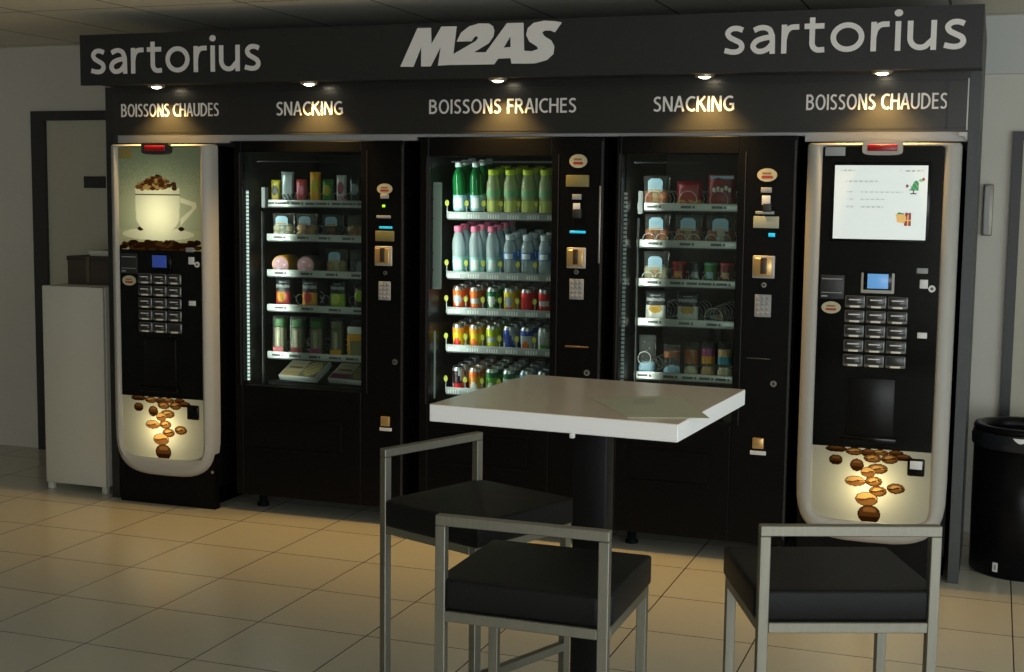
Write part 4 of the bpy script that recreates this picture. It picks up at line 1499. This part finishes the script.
BINM = mat('bin_black', (11, 11, 13), .3, spec=.15)
BAGM = noisy('bin_bag_film', (14, 14, 16), (44, 46, 50), 26, .22, .3)
bn = thing('waste_bin', 'tall round black waste bin with bin liner beside the canopy side panel', 'waste bin', (4.388, .33, 0))
bn.scale = (1, 1, .968)
MB().lathe([(.195, 0), (.203, .01), (.206, .30), (.206, .575)], BINM, 0, 0, 48).build('body', bn)
lb = MB()
prof = []
n = 48
for (rr, z, amp) in ((.208, .560, .0), (.213, .575, .004), (.214, .605, .003), (.209, .628, .002)):
    for i in range(n):
        a = 2 * PI * i / n
        q = rr + amp * math.sin(a * 11 + z * 50)
        lb.v.append((q * math.cos(a), q * math.sin(a), z + amp * math.sin(a * 7)))
for k in range(3):
    for i in range(n):
        j = (i + 1) % n
        lb.f.append([k * n + i, k * n + j, (k + 1) * n + j, (k + 1) * n + i]); lb.mi.append(lb.mid(BAGM)); lb.sm.append(True)
tag(lb.build('bin_liner', bn), 'crinkled black liner edge')
rg = MB().lathe([(.165, .618), (.178, .628), (.209, .630), (.211, .645), (.205, .655), (.178, .655), (.165, .645), (.165, .618)], BINM, 0, 0, 48, caps=False)
rg.build('rim', bn)
for a0 in (-104, -72):  # white patches painted on the black liner as highlights
    wl = MB()
    pts = []
    for i in range(7):
        a = math.radians(a0 + i * 2.6)
        pts.append((a, .020 * math.sin(PI * i / 6)))
    o0 = len(wl.v)
    for a, d in pts:
        wl.v.append((.2165 * math.cos(a), .2165 * math.sin(a), .622)); wl.v.append((.2165 * math.cos(a), .2165 * math.sin(a), .620 - d))
    for i in range(6):
        wl.f.append([o0 + 2 * i, o0 + 2 * i + 1, o0 + 2 * i + 3, o0 + 2 * i + 2]); wl.mi.append(wl.mid(WHITE)); wl.sm.append(False)
    tag(wl.build('liner_highlight', bn), 'painted white highlight on the liner')
st = MB()
a = math.radians(-118)
c = Vector((.2075 * math.cos(a), .2075 * math.sin(a), .05))
st.box(-.011, .011, -.0015, .001, -.02, .02, WHITE)
st.box(-.005, .005, -.002, -.0015, -.012, .010, GREYLAB)
st.xf(Matrix.Translation(c) @ Matrix.Rotation(a + PI / 2, 4, 'Z'))
tag(st.build('sticker', bn), 'small white sticker')

# ------------------------------------------------------------------ table and stools
TT = 1.05
table = thing('bar_table', 'square white bar table on one dark column among three stools', 'table', (3.262, -2.369, 0), math.radians(-3.8))
EDGE = mat('white_edge', (238, 238, 236), .4)
LAMTOP = noisy('taupe_laminate', (224, 206, 188), (219, 201, 183), 3, .16, .5)
W = .641 / 2
tb = MB().rbox(-W, W, -W, W, TT - .043, TT - .0012, EDGE, .0015, 1, False)
top = tb.build('table_top', table)
MB().box(-W + .0008, W - .0008, -W + .0008, W - .0008, TT - .0012, TT, LAMTOP).build('top_surface', top)
COLM = mat('dark_column', (12, 12, 13), .45, 0, .2)
MB().rbox(-.046, .046, -.030, .030, .02, TT - .05, COLM, .003).build('column', table)
MB().rbox(-.20, .20, -.20, .20, .0, .02, COLM, .004).build('base_plate', table)
MB().rbox(-.14, .14, -.14, .14, TT - .05, TT - .043, COLM, .003).build('mount_plate', table)
tag(MB().rbox(.055, .066, -.325, -.312, TT - .054, TT - .042, WHITE, .002).build('clip', table), 'small white clip')

pa = MB()
P = [(3.268, -2.415), (3.461, -2.259), (3.612, -2.600), (3.431, -2.669)]
c = Vector((3.44, -2.49))
pa.add([(p[0] - c.x, p[1] - c.y, z) for z in (0.0004, .0016) for p in P], [(3, 2, 1, 0), (4, 5, 6, 7), (0, 1, 5, 4), (1, 2, 6, 5), (2, 3, 7, 6), (3, 0, 4, 7)], mat('pale_sheet', (186, 186, 160), .35))
sheet = tag(pa.build('paper_sheet', None, (c.x, c.y, TT)), 'pale paper sheet lying askew on the table top', 'paper')
sp_ = MB()
for i in range(5):
    sp_.add([(-.07 + .004 * i, .10 - .018 * i, .0018), (-.02 + .004 * i, .135 - .018 * i, .0018), (-.016 + .004 * i, .130 - .018 * i, .0018), (-.066 + .004 * i, .095 - .018 * i, .0018)], [(0, 3, 2, 1)], mat('sheet_print', (160, 160, 140), .5))
tag(sp_.build('print', sheet), 'faint printed lines')

def stool(label, loc, rz):
    """local: back rail along x at y = 0, the seat runs to +y"""
    root = thing('bar_stool', label, 'stool', loc, rz, 'bar stools at the white table')
    w, d, t = .405, .376, .024
    H, SB = .853, .634
    h = t / 2
    a = w / 2
    def bar(x0, x1, y0, y1, z0, z1):
        return MB().rbox(x0, x1, y0, y1, z0, z1, STEEL, .0018, 1, False)
    for s in (-1, 1):
        bar(s * a - t if s > 0 else -a, s * a if s > 0 else -a + t, 0, t, 0, H - t).build('leg', root)
        bar(s * a - t if s > 0 else -a, s * a if s > 0 else -a + t, d - t, d, 0, SB).build('leg', root)
    bar(-a, a, 0, t, H - t, H).build('top_rail', root)
    f = MB()
    f.rbox(-a + t, a - t, 0, t, SB - t, SB, STEEL, .0018, 1, False)
    f.rbox(-a + t, a - t, d - t, d, SB - t, SB, STEEL, .0018, 1, False)
    for s in (-1, 1):
        f.rbox(s * a - t if s > 0 else -a, s * a if s > 0 else -a + t, t, d - t, SB - t, SB, STEEL, .0018, 1, False)
    f.build('seat_frame', root)
    bar(-a + t, a - t, d - t, d, .255, .255 + t).build('footrest', root)
    bm = bmesh.new()
    bmesh.ops.create_cube(bm, size=1)
    x0, x1, y0, y1, z0, z1 = -a + t + .001, a - t - .001, t * .2, d + .012, SB, SB + .072
    for v in bm.verts:
        v.co = Vector(((x0 + x1) / 2 + v.co.x * (x1 - x0), (y0 + y1) / 2 + v.co.y * (y1 - y0), (z0 + z1) / 2 + v.co.z * (z1 - z0)))
    # wider in front of the back posts
    bmesh.ops.bisect_plane(bm, geom=bm.verts[:] + bm.edges[:] + bm.faces[:], plane_co=(0, t + .004, 0), plane_no=(0, 1, 0))
    for v in bm.verts:
        if v.co.y > t + .003:
            v.co.x = math.copysign(a + .004, v.co.x)
    bmesh.ops.bevel(bm, geom=bm.edges[:], offset=.010, segments=3, profile=.6, affect='EDGES')
    mbs = MB(); mbs.from_bm(bm, LEATHER, True); bm.free()
    tag(mbs.build('seat', root), 'black padded seat')
    return root

import mathutils
def st_at(p0, p1):
    c = ((p0[0] + p1[0]) / 2, (p0[1] + p1[1]) / 2, 0)
    return c, math.atan2(p1[1] - p0[1], p1[0] - p0[0])
c1, a1 = st_at((2.762, -1.940), (2.617, -2.30))
stool('black seated steel bar stool at the table side facing the sandwich machine', c1, a1)
c2, a2 = st_at((3.072, -2.985), (3.478, -2.983))
stool('black seated steel bar stool with its back to the viewer before the table column', c2, a2)
c3, a3 = st_at((3.778, -2.800), (4.142, -2.655))
# the third stool stands in front of the screen machine; seen from behind, its seat runs towards the machines
stool('black seated steel bar stool standing apart in front of the screen machine', c3, a3)

# ------------------------------------------------------------------ daylight, lamps, camera
def area(name, loc, rot, sx, sy, e, col):
    L = bpy.data.lights.new(name, 'AREA')
    L.shape = 'RECTANGLE'; L.size = sx; L.size_y = sy; L.energy = e; L.color = col
    o = bpy.data.objects.new(name, L)
    COL.objects.link(o); o.location = loc; o.rotation_euler = rot
    return o
area('window_daylight', (X1 - .02, -4.5, 1.22), (0, math.radians(90), 0), 1.7, 5.7, 90, (.86, .95, 1.0))
area('window_daylight', (5.7, Y0 + .02, 1.22), (math.radians(90), 0, 0), 2.9, 1.7, 125, (.93, .97, 1.0))

w = bpy.data.worlds.new('daylight')
scene.world = w
w.use_nodes = True
w.node_tree.nodes['Background'].inputs[0].default_value = (.7, .8, 1.0, 1)
w.node_tree.nodes['Background'].inputs[1].default_value = 0.6

cam = bpy.data.cameras.new('camera')
co = bpy.data.objects.new('camera', cam)
COL.objects.link(co)
cam.sensor_fit = 'HORIZONTAL'
cam.sensor_width = 36.0
cam.lens = 36.0 * 1340.0 / 1024.0
cam.clip_start = .05
yaw, pitch, roll_ = .3442, .1029, .0124
f = Vector((-math.sin(yaw) * math.cos(pitch), math.cos(yaw) * math.cos(pitch), -math.sin(pitch)))
r0 = Vector((math.cos(yaw), math.sin(yaw), 0)); u0 = r0.cross(f)
r_ = r0 * math.cos(roll_) + u0 * math.sin(roll_)
u_ = -r0 * math.sin(roll_) + u0 * math.cos(roll_)
M = Matrix((r_, u_, -f)).transposed().to_4x4()
M.translation = Vector((4.2265, -5.7071, 1.5641))
co.matrix_world = M
scene.camera = co

vs = scene.view_settings
vs.view_transform = 'Standard'
vs.look = 'None'
vs.gamma = 1.0
vs.exposure = 0.0
vs.use_curve_mapping = False
try:
    scene.cycles.use_denoising = True
    scene.cycles.max_bounces = 8
    scene.cycles.transparent_max_bounces = 24
    scene.cycles.sample_clamp_indirect = 4.0
except Exception:
    pass
